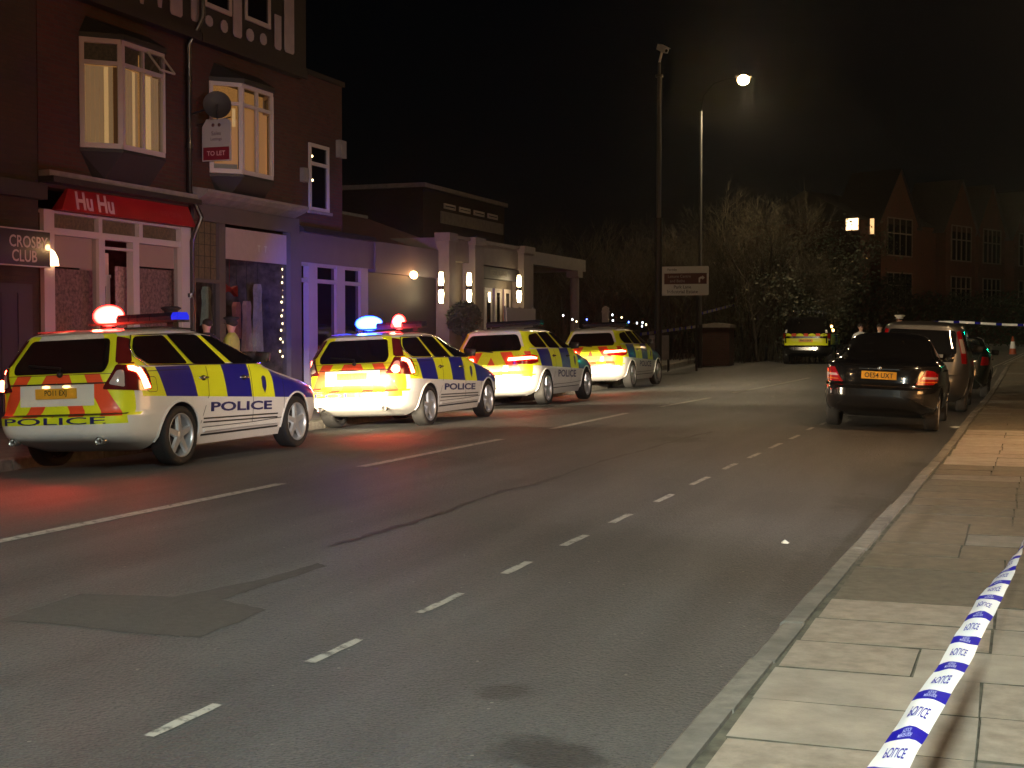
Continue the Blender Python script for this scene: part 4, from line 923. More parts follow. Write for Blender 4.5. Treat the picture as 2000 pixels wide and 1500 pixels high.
# ---- terrace shop 2
yc,yd=Y_(371,500),Y_(577,300)
s2=empty('shop_building',(XF,yc,GZ),label='brick shop with grey frontage, pale cornice and fairy lights in its window under half timbering',cat='shop building')
mb=MB(); mb.box(XF-.35,XF,yc,yd,4.28,7.5,M['brick_red']); mb.box(XF-9,XF-.35,yd-.3,yd,GZ,7.5,M['brick_red']); mb.box(XF-9,XF-8.7,yc,yd-.3,GZ,7.5,M['brick_red']); part(s2,'wall',mb)
mb=MB(); mb.box(XF-9,XF-.02,yc,yd,7.51,11.4,M['timber']); part(s2,'timber_gable',mb); jetty(s2,yc+.002,yd)
mb=MB(); mb.prism([(yc+.01,11.3),(yd+.3,11.3),((yc+yd)/2,13.6)],'x',XF-9,XF+.5,M['slate']); part(s2,'roof',mb)
panels(s2,[('r',373,388,0,42),('o',400,415,30,52),('o',430,444,39,64),('r',455,471,0,73),('o',480,495,56,81),('o',507,520,65,88),('r',536,548,30,97),('r',555,573,0,104)])
X=XF+.285
for a,b,zb in ((398,450,22),(478,526,48)):
    mb=MB(); y0,y1=Y_(a,20,X),Y_(b,20,X); z0=Zx((a+b)/2,zb,X); mb.box(X,X+.04,y0,y1,z0,z0+.09,M['frame_white']); mb.box(X,X+.04,y0,y0+.06,z0+.09,9.3,M['frame_white']); mb.box(X,X+.04,y1-.08,y1,z0+.09,9.3,M['frame_white']); mb.box(X,X+.01,y0+.06,y1-.08,z0+.09,9.3,M['glass_dark']); part(s2,'upper_window',mb)
mb=MB(); z0,z1=Zx(500,404),Zx(500,392); y0,y1=Y_(400,400,XF+.3),Y_(598,410,XF+.3)
mb.prism([(XF,z0-.12),(XF+.28,z0),(XF+.38,z1-.05),(XF+.38,z1),(XF,z1+.06)],'y',y0,y1,M['stone']); part(s2,'cornice',mb)
mb=MB(); mb.box(XF,XF+.06,yc+.05,Y_(580,430),Zx(500,446),z0-.12,M['grey_paint']); part(s2,'fascia_board',mb)
fr=MB(); G_=M['grey_paint']; zt=Zx(500,446)-.002
fr.box(XF-.1,XF+.10,Y_(560),Y_(581),GZ,zt,G_); fr.box(XF-.1,XF+.04,Y_(425),Y_(437),GZ,zt,G_); fr.box(XF-.08,XF+.03,yc+.1,Y_(425),Zx(400,552),Zx(400,545),G_); fr.box(XF-.08,XF+.03,Y_(437),Y_(560),GZ,.5,G_)
part(s2,'shop_frame',fr)
mb=MB(); z0,z1=Zx(500,511),Zx(500,452); mb.box(XF-.03,XF+.02,Y_(440),Y_(558),z0,z1,mat('board_pink',(.34,.25,.25),.6,var=.06)); 
for k in (0,1): add_text(mb,'T',lambda u,v:(XF+.025,Y_(504+13*k)+u,z0+.28+v),M['letter_grey'],.14,.9,.03)
part(s2,'sign_panel',mb)
g=MB(); g.box(XF-.04,XF-.035,yc+.15,Y_(425),Zx(400,545),zt,M['leaded']); 
for i in range(5): yy_=yc+.15+(Y_(425)-yc-.15)*i/4; g.box(XF-.034,XF-.03,yy_-.006,yy_+.006,Zx(400,545),zt,M['lead_dark'])
for i in range(6): zz=Zx(400,545)+(zt-Zx(400,545))*i/5; g.box(XF-.0295,XF-.026,yc+.15,Y_(425),zz-.006,zz+.006,M['lead_dark'])
part(s2,'leaded_window',g)
g=MB(); g.box(XF-.02,XF-.015,Y_(437),Y_(560),.5,z0,M['window_glass']); part(s2,'window_pane',g)
g=MB(); g.box(XF-.05,XF-.045,yc+.15,Y_(425),GZ,Zx(400,552),M['window_glass']); part(s2,'door_pane',g)
shopfloor(s2,yc+.05,yd-.31,3.55,M['shop_dark'])
ZB[:]=[Zx(415,338),Zx(415,160)]; oriel(s2,Y_(409,340),ZB[0],ZB[1],.66,1.25,.45,room_style)
# garments in the window
gc=[(.45,.55,.50),(.40,.42,.36),(.45,.16,.15),(.42,.25,.25),(.35,.28,.26),(.5,.32,.30),(.25,.2,.22)]
for i,(px,py,h) in enumerate(((403,560,.8),(428,572,.9),(462,590,.8),(482,588,1.1),(503,555,1.5),(522,600,1.1),(540,570,1.2))):
    X=XF-.55-.08*(i%3); Yg=Y_(px,600,X); z=Zx(px,py,X); w_=.13; g=MB(); mm=mat('cloth%d'%i,gc[i],.9,var=.3,vscale=6)
    g.prism([(Yg-w_*.5,z),(Yg-w_*.9,z-.10),(Yg-w_*.7,z-.35),(Yg-w_*1.3,z-h),(Yg+w_*1.3,z-h),(Yg+w_*.7,z-.35),(Yg+w_*.9,z-.10),(Yg+w_*.5,z)],'x',X-.05,X+.05,mm)
    g.tube([(X,Yg,z),(X,Yg,3.5)],.006,M['lead_dark'],4)
    g.build('hanging_garment',None,True,(X,Yg,z-h),label='garment hanging in the dark shop window behind the fairy lights',cat='garment',group='garments in the shop window')
X=XF-.4; g=MB(); Yg,z=atX(448,565,X); mm=mat('bow_red',(.35,.02,.02),.6)
g.prism([(Yg,z),(Yg-.26,z+.13),(Yg-.28,z-.10)],'x',X-.05,X+.05,mm); g.prism([(Yg,z+.01),(Yg+.25,z+.08),(Yg+.27,z-.15)],'x',X-.05,X+.05,mm); g.ball((X,Yg,z),.06,mm,8); g.tube([(X,Yg,z),(X,Yg,3.5)],.005,mm,4)
g.build('hanging_bow',None,True,(X,Yg,z),label='red bow hanging in the shop window above the officers',cat='bow')
def bulbs(name,pts,label,r=.022,mats=None,wire=True,cat='fairy lights'):
    root=empty(name,pts[0],label=label,cat=cat)
    if wire: mb=MB(); mb.tube(pts,.005,M['pole_dark'],4); part(root,'wire',mb)
    proto={}
    for i,p in enumerate(pts):
        mm=(mats or [M['bulb_warm']])[i%len(mats or [1])]
        if mm not in proto:
            b=MB(); b.ball((0,0,0),r,mm,8,(1,1,1.4)); proto[mm]=b.mesh('bulb')
        o=bpy.data.objects.new('bulb',proto[mm]); COL.objects.link(o); o.parent=root; o.location=Vector(p)-Vector(pts[0])
    return root
pts=[]
for i,py in enumerate((512,526,541,552,567,580,590,606,617,632,645,662,668,676,686,696)):
    X=XF-.12; px=551+(-2,1,2,0,3,2,-1,2,-1,1,-2,-3,2,4,-4,1)[i]; y,z=atX(px,py,X); pts.append((X,y,z))
bulbs('light_string',pts,'string of warm fairy lights hanging down inside the shop window edge',.021)
l=bpy.data.lights.new('shop_glow','POINT'); l.energy=14; l.color=(1,.62,.45); l.shadow_soft_size=.2; o=bpy.data.objects.new('shop_glow',l); COL.objects.link(o); o.location=(XF-1.0,Y_(500),3.2)
# drainpipe, dish, agent's board, boxes
mb=MB(); y=Y_(370,300,XF+.1); mb.tube([(XF+.42,y,11),(XF+.42,y,7.6),(XF+.1,y,7.1),(XF+.1,y,4.25),(XF+.36,y,3.75),(XF+.12,y+.05,3.3),(XF+.12,y+.05,GZ)],.055,M['sign_black'],8)
for z in (6.4,5.1,2.2): mb.tube([(XF+.1,y,z),(XF+.1,y,z+.08)],.075,M['sign_black'],8)
mb.build('drainpipe',None,True,(XF+.1,y,GZ),label='black drainpipe running down the wall between the two shops',cat='drainpipe')
X=XF+.75; y,z=atX(424,206,X); d=empty('satellite_dish',(XF,y,z),label='dark round satellite dish mounted on the brickwork beside the lit bay',cat='satellite dish')
mb=MB(); 
for (rr,hh,nn) in ((.26,.0,0),):
    vs=[];fs=[]; nx=Vector((.55,-.82,.1)).normalized(); t1=nx.cross(Vector((0,0,1))).normalized(); t2=nx.cross(t1); c=Vector((X,y,z))
    for i in range(6):
        r_=.27*i/5
        for k in range(20): a=2*PI*k/20; vs.append(c+t1*r_*cos(a)+t2*r_*sin(a)+nx*(r_*r_*.8))
    for i in range(5):
        for k in range(20): fs.append((i*20+k,i*20+(k+1)%20,(i+1)*20+(k+1)%20,(i+1)*20+k))
    mb.add(vs,fs,M['pole_dark'],True)
part(d,'reflector',mb); mb=MB(); mb.tube([c,Vector((XF,y+.1,z-.15))],.02,M['pole_dark'],6); mb.tube([c+t2*.27,c+nx*.3+t2*.05],.01,M['pole_dark'],5); part(d,'bracket',mb)
X=XF+.55; y,z=atX(432,275,X); bd=empty('estate_agent_board',(XF,y,z-.45),label='white and dark red estate agent board on a bracket beside the lit bay window',cat='agent board')
yy_=y; x0,x1=X-.42,X+.22; zb,zt=Zx(432,314,X),Zx(432,232,X)
mb=MB(); mb.prism([(x0,zb),(x1,zb),(x1,zt-.05),(x1-.1,zt),(x0+.1,zt),(x0,zt-.15)],'y',yy_-.02,yy_+.02,mat('board_pale',(.36,.33,.32),.6)); mb.prism([(x0+.03,zb+.02),(x1-.03,zb+.02),(x1-.03,zb+.27),(x0+.03,zb+.27)],'y',yy_-.028,yy_-.0201,mat('board_red',(.16,.006,.02),.5)); 
add_text(mb,'TO LET',lambda u,v:((x0+x1)/2+u,yy_-.03,zb+.15+v),M['letter_pink'],.09,1,.01)
for k,(s_,zz,h_) in enumerate((('Jones &',zt-.28,.08),('Chapman',zt-.40,.075))): add_text(mb,s_ if False else ('Sales' if k==0 else 'Lettings'),lambda u,v:((x0+x1)/2+u,yy_-.022,zz+v),mat('ink',(.12,.06,.08),.7),h_,1,.006)
for k in (0,1): mb.lathe([(0,-.022),(.035,-.022),(.035,-.02)],((x0+x1)/2-.07+.14*k,yy_,zt-.12),'y',M['brown_sign'],12)
part(bd,'board',mb); mb=MB(); mb.tube([(XF,yy_,zt-.1),(x1,yy_,zt+.02)],.012,M['pole_dark'],5); part(bd,'bracket',mb)
# ---- left neighbour
ln=empty('club_building',(XF,8,GZ),label='dark brick building at the near end of the shops, club sign on its wall',cat='club building')
mb=MB(); mb.box(XF-9,XF,6,ya-.02,GZ,9.5,M['brick_dark']); part(ln,'wall',mb)
mb=MB(); mb.prism([(6,9.51),(ya-.02,9.51),((6+ya)/2,12.5)],'x',XF-9,XF+.3,M['slate']); part(ln,'roof',mb)
mb=MB(); mb.box(XF,XF+.05,ya-1.5,ya-.25,GZ,2.3,M['dark_paint']); 
for k in range(3): mb.box(XF+.05,XF+.06,ya-1.42+.4*k,ya-1.1+.4*k,.2,2.15,M['dark_paint'])
part(ln,'door',mb); mb=MB(); mb.box(XF,XF+.12,ya-1.7,ya-.15,2.9,3.1,M['timber']); mb.box(XF,XF+.22,6,ya-.05,3.7,3.95,M['timber']); part(ln,'lintel',mb)
X=XF+.45; y0,y1=Y_(-60,480,X),Y_(98,490,X); z0,z1=Zx(60,521,X),Zx(60,448,X)
sg=empty('club_sign',(X,(y0+y1)/2,z0),label='black sign board with pale CROSBY CLUB lettering on the dark brick building',cat='sign')
W2=M['letter_grey']; mb=MB(); mb.box(X,X+.012,y0,y1,z0,z0+.02,W2); mb.box(X,X+.012,y0,y1,z1-.02,z1,W2); part(sg,'rim',mb)
mb=MB(); mb.box(X-.08,X,y0,y1,z0,z1,M['sign_black']); xc=Y_(56,470,X); add_text(mb,'CROSBY',lambda u,v:(X+.004,xc+u,z0+(z1-z0)*.66+v),W2,.19,.95,.014); add_text(mb,'CLUB',lambda u,v:(X+.004,Y_(48,500,X)+u,z0+(z1-z0)*.28+v),W2,.19,.95,.014); part(sg,'board',mb)
mb=MB(); mb.tube([(X-.05,y0+.3,z1),(XF,y0+.3,z1+.2)],.02,M['pole_dark'],5); mb.tube([(X-.05,y1-.2,z0+.2),(XF,y1-.2,z0+.2)],.02,M['pole_dark'],5); part(sg,'bracket',mb)
X=XF+.1; y,z=atX(103,520,X); h=Zx(103,487,X)-z; wl=empty('wall_lamp',(X,y,z),label='warm crescent reflection given a glowing shape at the edge of the club sign',cat='wall lamp')
mb=MB(); mb.prism([(y-.12,z),(y+.09,z+.01),(y+.06,z+h*.5),(y-.02,z+h*.85),(y-.12,z+h)],'x',X-.04,X+.06,mat('crescent_reflection',(1,.8,.5),.4,emit=(1,.60,.30),es=7)); part(wl,'crescent_shape',mb)  # glowing piece stands for a reflection at the window edge
mb=MB(); mb.box(XF,X-.04,y-.06,y+.02,z-.02,z+.06,M['pole_dark']); part(wl,'base',mb)
_q=(Vector((XF+.45,y-.75,z+h*.6))-Vector((XF+.85,y-.05,z+h*1.1))).to_track_quat('-Z','Y').to_euler(); spot(wl,'lamp_glow',(.75,-.05,h*1.1),tuple(_q),10,(1,.55,.22),70,1,.05)  # spot added to put reflected glare on the club sign
# ---- brick wing with the narrow window, and the white framed shop below it
XW=XF-.25
y0,y1=yd+.002,Y_(668,300,XW); wg=empty('brick_house',(XW,y0,GZ),label='narrow flat topped brick house with one tall white window, small boxes on its wall',cat='brick house')
zt=Zx(620,153,XW); mb=MB(); mb.box(XW-8,XW,y0,y1,3.9,zt,M['brick_red']); mb.box(XW-8,XW-.4,y0,y1,GZ,3.9,M['brick_red']); part(wg,'wall',mb)
mb=MB(); mb.box(XW-8.1,XW+.06,y0,y1+.05,zt,zt+.12,M['timber']); part(wg,'coping',mb)
a,b=Y_(602,340,XW),Y_(640,340,XW); z0,z1=Zx(620,413,XW),Zx(620,283,XW); mb=MB(); W=M['frame_white']
for q in ((a,a+.08,z0,z1),(b-.08,b,z0,z1)): mb.box(XW,XW+.05,*q,W)
zm=Zx(620,322,XW)
for q in ((z0,z0+.08),(z1-.08,z1),(zm-.04,zm+.04)): mb.box(XW,XW+.048,a+.08,b-.08,*q,W)
wd=part(wg,'window',mb); mb=MB(); mb.box(XW,XW+.01,a+.08,b-.08,z0+.08,z1-.08,M['glass_dark']); part(wd,'pane',mb); mb=MB(); mb.box(XW,XW+.1,a-.06,b+.06,z0-.07,z0-.001,M['stone']); part(wd,'sill',mb)
for px,py in ((607,305),(608,352)):
    yq,zq=atX(px,py,XW); mb=MB(); mb.ball((XW+.03,yq,zq),.028,M['bulb_warm'],8); part(wd,'reflected_bulb',mb)  # glowing balls stand for lamp reflections on the window
for i,(px,py,w_,h_) in enumerate(((662,292,.34,.42),(590,342,.22,.32))):
    yq,zq=atX(px,py,XW); mb=MB(); mb.box(XW,XW+.12,yq-w_/2,yq+w_/2,zq-h_/2,zq+h_/2,M['stone']); mb.box(XW+.12,XW+.14,yq-w_*.38,yq+w_*.38,zq-h_*.38,zq+h_*.38,M['stone']); mb.build('alarm_box',None,True,(XW,yq,zq),label=('pale alarm box on the brick beside the tall narrow window, on its far side','small pale box on the brick between the bay and the tall narrow window')[i],cat='alarm box')
XS=XF
W3=mat('frame_white_shaded',(.22,.20,.22),.6)  # darker copy of the white frames, weaker light put into the colour
y0,y1=Y_(581,500),Y_(716,560); sh=empty('white_framed_shop',(XS,y0,GZ),label='dark single storey shopfront with white painted window frames under the brick house',cat='shopfront')
z1=Zx(650,518); mb=MB(); mb.box(XS-.3,XS+.06,y0+.01,y1+.3,z1,Zx(620,458),M['grey_paint']); mb.prism([(XS-.3,Zx(620,458)),(XS+.2,Zx(620,458)),(XS+.1,Zx(620,458)+.12),(XS-.3,Zx(620,458)+.2)],'y',y0+.01,y1+.3,M['dark_paint']); part(sh,'fascia_board',mb)
mb=MB(); zr=Zx(650,551)
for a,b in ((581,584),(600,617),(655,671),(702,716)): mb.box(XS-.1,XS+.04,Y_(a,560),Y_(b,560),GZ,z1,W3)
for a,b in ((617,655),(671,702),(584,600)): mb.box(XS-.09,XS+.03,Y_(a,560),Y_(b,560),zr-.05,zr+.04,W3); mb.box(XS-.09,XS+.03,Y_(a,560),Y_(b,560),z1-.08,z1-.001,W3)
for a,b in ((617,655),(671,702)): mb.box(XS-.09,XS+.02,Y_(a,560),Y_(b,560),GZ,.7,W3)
part(sh,'shop_frame',mb)
for a,b,z0 in ((617,655,.7),(671,702,.7)):
    for q in ((z0,zr-.05),(zr+.04,z1-.08)): mb=MB(); mb.box(XS-.04,XS-.035,Y_(a,560),Y_(b,560),*q,M['glass_dark']); part(sh,'window_pane',mb)
mb=MB(); mb.box(XS-.2,XS-.15,Y_(584,560),Y_(600,560),GZ,zr-.05,M['dark_paint']); part(sh,'door',mb)
# ---- restaurant
y0,y1=Y_(716,540)+.002,Y_(852,540); rs=empty('restaurant_building',(XS,y0,GZ),label='low cream and grey restaurant with lit columns and a pillared canopy',cat='restaurant')
ztop=Zx(760,476); mb=MB(); mb.box(XS-6,XS,y0,y1,GZ,3.05,M['dark_paint']); mb.box(XS-6,XS+.1,y0+.3,y1,3.05,ztop,M['grey_paint']); part(rs,'wall',mb)
y2=Y_(1017,540); ze=Zx(950,480); mb=MB(); mb.box(XS-6,XS-.02,y1,y2,GZ,ze,M['cream']); mb.box(XS-.02,XS+.22,y1,y2,Zx(950,520),ze+.001,M['cream']); mb.box(XS-.02,XS+.3,y1-.05,y2+.05,ze+.002,ze+.10,M['cream']); part(rs,'entrance_wall',mb)
mb=MB(); zz=Zx(950,545); mb.box(XS-.02,XS+.25,Y_(920,540),Y_(1000,540),zz,zz+.35,M['dark_paint']); 
add_text(mb,'RESTAURANT',lambda u,v:(XS+.254,Y_(960,540)+u,zz+.18+v),M['cream'],.18,1,.01); part(rs,'sign_panel',mb)
for a,b in ((850,863),(902,919),(999,1018)):
    mb=MB(); ya_,yb_=Y_(a,540),Y_(b,540); mb.box(XS+.02,XS+.42,ya_,yb_,GZ,ze-.1,M['cream']); mb.box(XS,XS+.47,ya_-.06,yb_+.06,ze-.10,ze+.12,M['cream']); mb.box(XS,XS+.47,ya_-.05,yb_+.05,GZ,.35,M['cream']); part(rs,'column',mb)
for a,b in ((925,940),(945,960),(965,978),(983,996)):
    mb=MB(); mb.box(XS-.02,XS+.03,Y_(a,590),Y_(b,590),GZ,Zx(950,562),M['frame_white']); d_=part(rs,'door',mb); mb=MB(); mb.box(XS+.03,XS+.036,Y_(a,590)+.18,Y_(b,590)-.18,.4,Zx(950,570),M['glass_dark']); part(d_,'pane',mb)
mb=MB(); ya_,yb_=Y_(1018,510),Y_(1131,515); z0,z1=Zx(1075,523),Zx(1075,499); mb.box(XS-.1,XS+.25,ya_,yb_,z0,z1,M['cream']); mb.box(XS-5,XS-.1,yb_-.3,yb_,z0,z1,M['cream']); part(rs,'canopy_beam',mb)
mb=MB(); y_=Y_(1118,560); mb.tube([(XS+.08,y_,GZ),(XS+.08,y_,z0)],.17,M['cream'],10); mb.box(XS-.14,XS+.3,y_-.3,y_+.3,z0-.25,z0-.002,M['cream']); part(rs,'canopy_post',mb)
def sconce(px,pyc,label,e=14):
    X=XS+.42; y,z=atX(px,pyc,X); r=empty('column_lamp',(X,y,z),label=label,cat='wall lamp',group='up and down lamps on the restaurant columns')
    mb=MB(); mb.tube([(X+.10,y,z-.06),(X+.10,y,z+.06)],.075,M['pole_dark'],12); mb.box(X,X+.05,y-.03,y+.03,z-.03,z+.03,M['pole_dark']); part(r,'body',mb)
    for s_ in (1,-1):
        mb=MB(); mb.tube([(X+.10,y,z+s_*.061),(X+.10,y,z+s_*.16),(X+.10,y,z+s_*.42)],[.055,.075,.05],M['lamp_warm'],12); part(r,'glass_shade',mb)
        spot(r,'column_beam',(.14,0,s_*.2),(0 if s_<0 else PI,0,0),e,(1,.66,.3),70,.8,.03)
sconce(855,562,'lamp shining up and down on the column by the orange wall lamp'); sconce(910,562,'lamp shining up and down on the column above the round clipped bush'); sconce(1008,564,'lamp shining up and down on the corner column by the canopy',20)
X=XS+.14; y,z=atX(808,537,X); wl=empty('wall_lamp',(XS,y,z),label='small orange glowing lamp on the dark restaurant wall',cat='wall lamp')
mb=MB(); mb.ball((X,y,z),.14,M['lamp_orange'],12,(.6,1.35,.75)); part(wl,'globe',mb); mb=MB(); mb.box(XS,X,y-.05,y+.05,z-.05,z+.05,M['pole_dark']); part(wl,'bracket',mb); point(wl,'lamp_glow',(.45,0,0),16,(1,.42,.14),.08)
# roofs behind
mb=MB(); rf=empty('pitched_roof_house',(XS-3,32,GZ),label='low house with a red tiled pitched roof behind the restaurant',cat='house')
ya_,yb_=yd+2.7,y2-1; mb.prism([(XS-.4,ztop+.002),(XS-4.2,ztop+1.35),(XS-8,ztop+.002)],'y',ya_,Y_(1000,460)-2,M['tile_red']); part(rf,'roof',mb); mb=MB(); mb.box(XS-8,XS-6.1,ya_,Y_(1000,460)-2,GZ,ztop,M['brick_dark']); part(rf,'wall',mb)
mb=MB(); mb.tube([(XS-4.2,ya_,ztop+1.38),(XS-4.2,Y_(1000,460)-2,ztop+1.38)],.07,M['stone'],6); part(rf,'ridge',mb)
XB=-25; y0=Y_(826,400,XB); y1=Y_(985,400,XB); zt=Zx(900,384,XB); fb=empty('flat_roofed_block',(XB,y0,GZ),label='flat roofed brick block with a pale band rising behind the restaurant',cat='block')
mb=MB(); mb.box(XB-11,XB,y0,y1,GZ,zt,M['brick_dark']); part(fb,'wall',mb); mb=MB(); mb.box(XB-11.1,XB+.15,y0-.15,y1+.15,zt,zt+.2,M['stone']); part(fb,'parapet',mb)
zz=Zx(925,436,XB); mb=MB(); mb.box(XB,XB+.06,y0+2,y1-.3,zz-.3,zz+.25,M['stone']); part(fb,'spandrel_band',mb)
for k in range(4):
    a=y0+2.4+(y1-y0-3)*k/4; mb=MB(); mb.box(XB,XB+.05,a,a+(y1-y0-3)/4-.5,zz+.4,zt-.5,M['frame_white']); w_=part(fb,'window',mb); mb=MB(); mb.box(XB+.05,XB+.055,a+.12,a+(y1-y0-3)/4-.62,zz+.5,zt-.6,M['glass_dark']); part(w_,'pane',mb)
# ------------------------------------------------------------------ street furniture
def sign_board():
    X=-13.9; yL,z1=atX(1283,520,X); 
    # the board faces the oncoming lane, so it stands across the view
    Yb=52.0; x0,z1=atY(1283,521,Yb); x1,_=atY(1384,521,Yb); z0=atY(1330,577,Yb)[1]; g=pave_z(Yb)
    r=empty('direction_sign',((x0+x1)/2,Yb,g),label='white direction sign with a brown panel and arrows on two posts',cat='road sign')
    mb=MB(); mb.prism(roundpoly([(x0,z0),(x1,z0),(x1,z1),(x0,z1)],.06),'y',Yb,Yb+.03,M['sign_white'])
    w=x1-x0; h=z1-z0; Yf=Yb-.004
    def U(a): return x0+w*a
    def V(b): return z1-h*b
    mb.quad((U(.145),Yf,V(.61)),(U(.965),Yf,V(.61)),(U(.965),Yf,V(.24)),(U(.145),Yf,V(.24)),M['brown_sign'])
    Yt=Yf-.004; ink=M['sign_black']
    mb.add([(U(a),Yf,V(b)) for a,b in ((.075,.36),(.105,.46),(.085,.46),(.085,.66),(.065,.66),(.065,.46),(.045,.46))],[(0,1,2,3,4,5,6)],ink)
    mb.add([(U(a),Yt,V(b)) for a,b in ((.81,.56),(.81,.40),(.85,.36),(.88,.36),(.88,.32),(.93,.40),(.88,.47),(.88,.43),(.85,.43),(.84,.46),(.84,.56))],[tuple(range(11))],M['sign_white'])
    add_text(mb,'Formby',lambda u,v:(U(.30)+u,Yf,V(.12)+v),ink,h*.10,1,.01)
    add_text(mb,'Leisure Centre',lambda u,v:(U(.44)+u,Yt,V(.34)+v),M['letter_grey'],h*.10,.95,.008); add_text(mb,'and Baths',lambda u,v:(U(.40)+u,Yt,V(.50)+v),M['letter_grey'],h*.10,.95,.008)
    add_text(mb,'Park Lane',lambda u,v:(U(.50)+u,Yf,V(.71)+v),ink,h*.11,1,.01); add_text(mb,'Industrial Estate',lambda u,v:(U(.50)+u,Yf,V(.87)+v),ink,h*.12,1,.01)
    part(r,'board',mb)
    for px in (1305,1360):
        x,_=atY(px,560,Yb); mb=MB(); mb.tube([(x,Yb+.08,g-.1),(x,Yb+.08,z1-.05)],.045,M['pole_dark'],8); part(r,'post',mb)
sign_board()
# CCTV column
Yp=47.5; x,_=atY(1286,600,Yp); zt=atY(1290,122,Yp)[1]; r=empty('cctv_column',(x,Yp,pave_z(Yp)),label='tall pole with a pale security camera on top',cat='camera pole')
mb=MB(); mb.tube([(x,Yp,pave_z(Yp)-.1),(x,Yp,5.5)],.12,M['pole_dark'],10); mb.tube([(x,Yp,5.5),(x,Yp,zt-.5)],[.085,.07],M['metal_pole'],10); mb.tube([(x,Yp,zt-.5),(x,Yp,zt-.42)],.13,M['metal_pole'],10); mb.tube([(x,Yp,zt-.42),(x,Yp,zt)],.05,M['metal_pole'],8); part(r,'pole',mb)
cx,cz=atY(1297,100,Yp); c0=Vector((cx-.05,Yp,cz+.08)); dr=Vector((.62,-.55,-.38)).normalized(); sd=dr.cross(Vector((0,0,1))).normalized(); up=sd.cross(dr)
def obox(mb,c,d,s,u,l,w,h,m):
    vs=[c+d*a*l+s*b*w+u*e*h for e in (-1,1) for a,b in ((-1,-1),(1,-1),(1,1),(-1,1))]
    mb.add(vs,[(0,3,2,1),(4,5,6,7),(0,1,5,4),(1,2,6,5),(2,3,7,6),(3,0,4,7)],m)
mb=MB(); obox(mb,c0,dr,sd,up,.24,.085,.085,M['sign_white']); obox(mb,c0+up*.1+dr*.04,dr,sd,up,.27,.1,.008,M['sign_white']); mb.tube([(x,Yp,zt),c0-up*.09],.045,M['sign_white'],6); cmr=part(r,'camera_housing',mb)
mb=MB(); mb.tube([c0+dr*.241,c0+dr*.246],.06,M['glass_dark'],12); part(cmr,'lens',mb)
# lit street lamp across the road
def street_lamp(x,y,h,arm,label,e,col,cat='street lamp',pole0=None,mt=None,group=None):
    r=empty('street_lamp',(x,y,pave_z(y)),label=label,cat=cat,group=group); g=pave_z(y)
    mb=MB(); mb.tube([(x,y,g-.1),(x,y,1.6+g)],.10,M['pole_dark'],10); mb.tube([(x,y,1.6+g),(x,y,h-1.2)],[.075,.055],mt or M['metal_pole'],10); 
    mb.tube([(x,y,h-1.2),(x+arm*.06,y,h-.6),(x+arm*.3,y,h-.15),(x+arm*.65,y,h+.0),(x+arm*.85,y,h+.02)],[.025,.010,.009,.009,.009],mat('arm_black',(.001,.001,.001),.9,spec=0),8); part(r,'pole',mb)
    s_=1 if arm>0 else -1; xh=x+arm
    mb=MB(); mb.add([(xh+s_*a,y+b,h+c) for a,b,c in ((-.32,-.07,.03),(-.32,.07,.03),(.32,.12,.0),(.32,-.12,.0),(-.30,-.05,.12),(-.30,.05,.12),(.28,.08,.10),(.28,-.08,.10))],[(0,3,2,1),(4,5,6,7),(0,1,5,4),(1,2,6,5),(2,3,7,6),(3,0,4,7)],M['pole_dark']); hd=part(r,'lamp_head',mb)
    mb=MB(); mb.ball((xh,y,h-.08),.21,M['lamp_head'],16,(1.15,1,.95)); part(hd,'lamp_glass',mb)  # ball enlarged to take in the lamp's glare
    l=spot(r,'lamp_light',(arm,0,h-.60-g),(0,0,0),e,col,160,.38,.38); return r
y=54.5; px_,_=atY(1367,640,y); xl,zl=atY(1452,152,y); street_lamp(px_,y,zl,xl-px_,'lit street lamp on a tall thin pole glowing over the far side of the road',1300,(1,.80,.50))
street_lamp(3.3,-5,8.4,-1.7,'lit street lamp beside the pavement behind the viewer',LA[0],LA[1],mt=M['pole_dark'])
street_lamp(3.6,20,8.2,-1.6,'lit street lamp on the pavement beside the parked black coupe',LB[0],LB[1],mt=M['pole_dark'])
_sl=street_lamp(4.2,97,8.5,-1.2,'street lamp added outside the frame to light the gabled houses',200,LD[1],mt=M['pole_dark']); point(_sl,'gable_fill',(-1.2,.0,6.8),LD[0],LD[1],.2)  # unseen lamp and point light added to brighten the gables
street_lamp(-12.0,2.0,8.8,1.4,'lit street lamp on the shop side of the road behind the first patrol car',LC[0],LC[1],mt=M['pole_dark'])
# ---- wall, pier, panel, fence on the far left pavement
Xw=-15.6
yA,yB=Y_(1135,650,Xw),Y_(1372,650,Xw); mb=MB()
n=8
for i in range(n): a=yA+(yB-yA)*i/n; b=yA+(yB-yA)*(i+1)/n; mb.box(Xw-.25,Xw,a,b,rise(a)-.1,rise(a)+1.15,M['brick_dark'])
lw=mb.build('garden_wall',None,True,(Xw,yA,0),label='low dark brick wall behind the far patrol cars',cat='wall')
yP=56.5; x0,zt=atY(1368,634,yP); x1,_=atY(1427,634,yP); pr=empty('brick_pier',((x0+x1)/2,yP,pave_z(yP)),label='square brick gate pier with an orange lit coping',cat='gate pier')
mb=MB(); mb.box(x0+.05,x1-.05,yP,yP+1.0,pave_z(yP)-.1,zt-.12,M['brick_red']); part(pr,'pier',mb); mb=MB(); mb.box(x0,x1,yP-.05,yP+1.05,zt-.12,zt,M['stone']); mb.prism([(x0+.02,zt),(x1-.02,zt),((x0+x1)/2,zt+.08)],'y',yP-.03,yP+1.03,M['stone']); part(pr,'coping',mb)
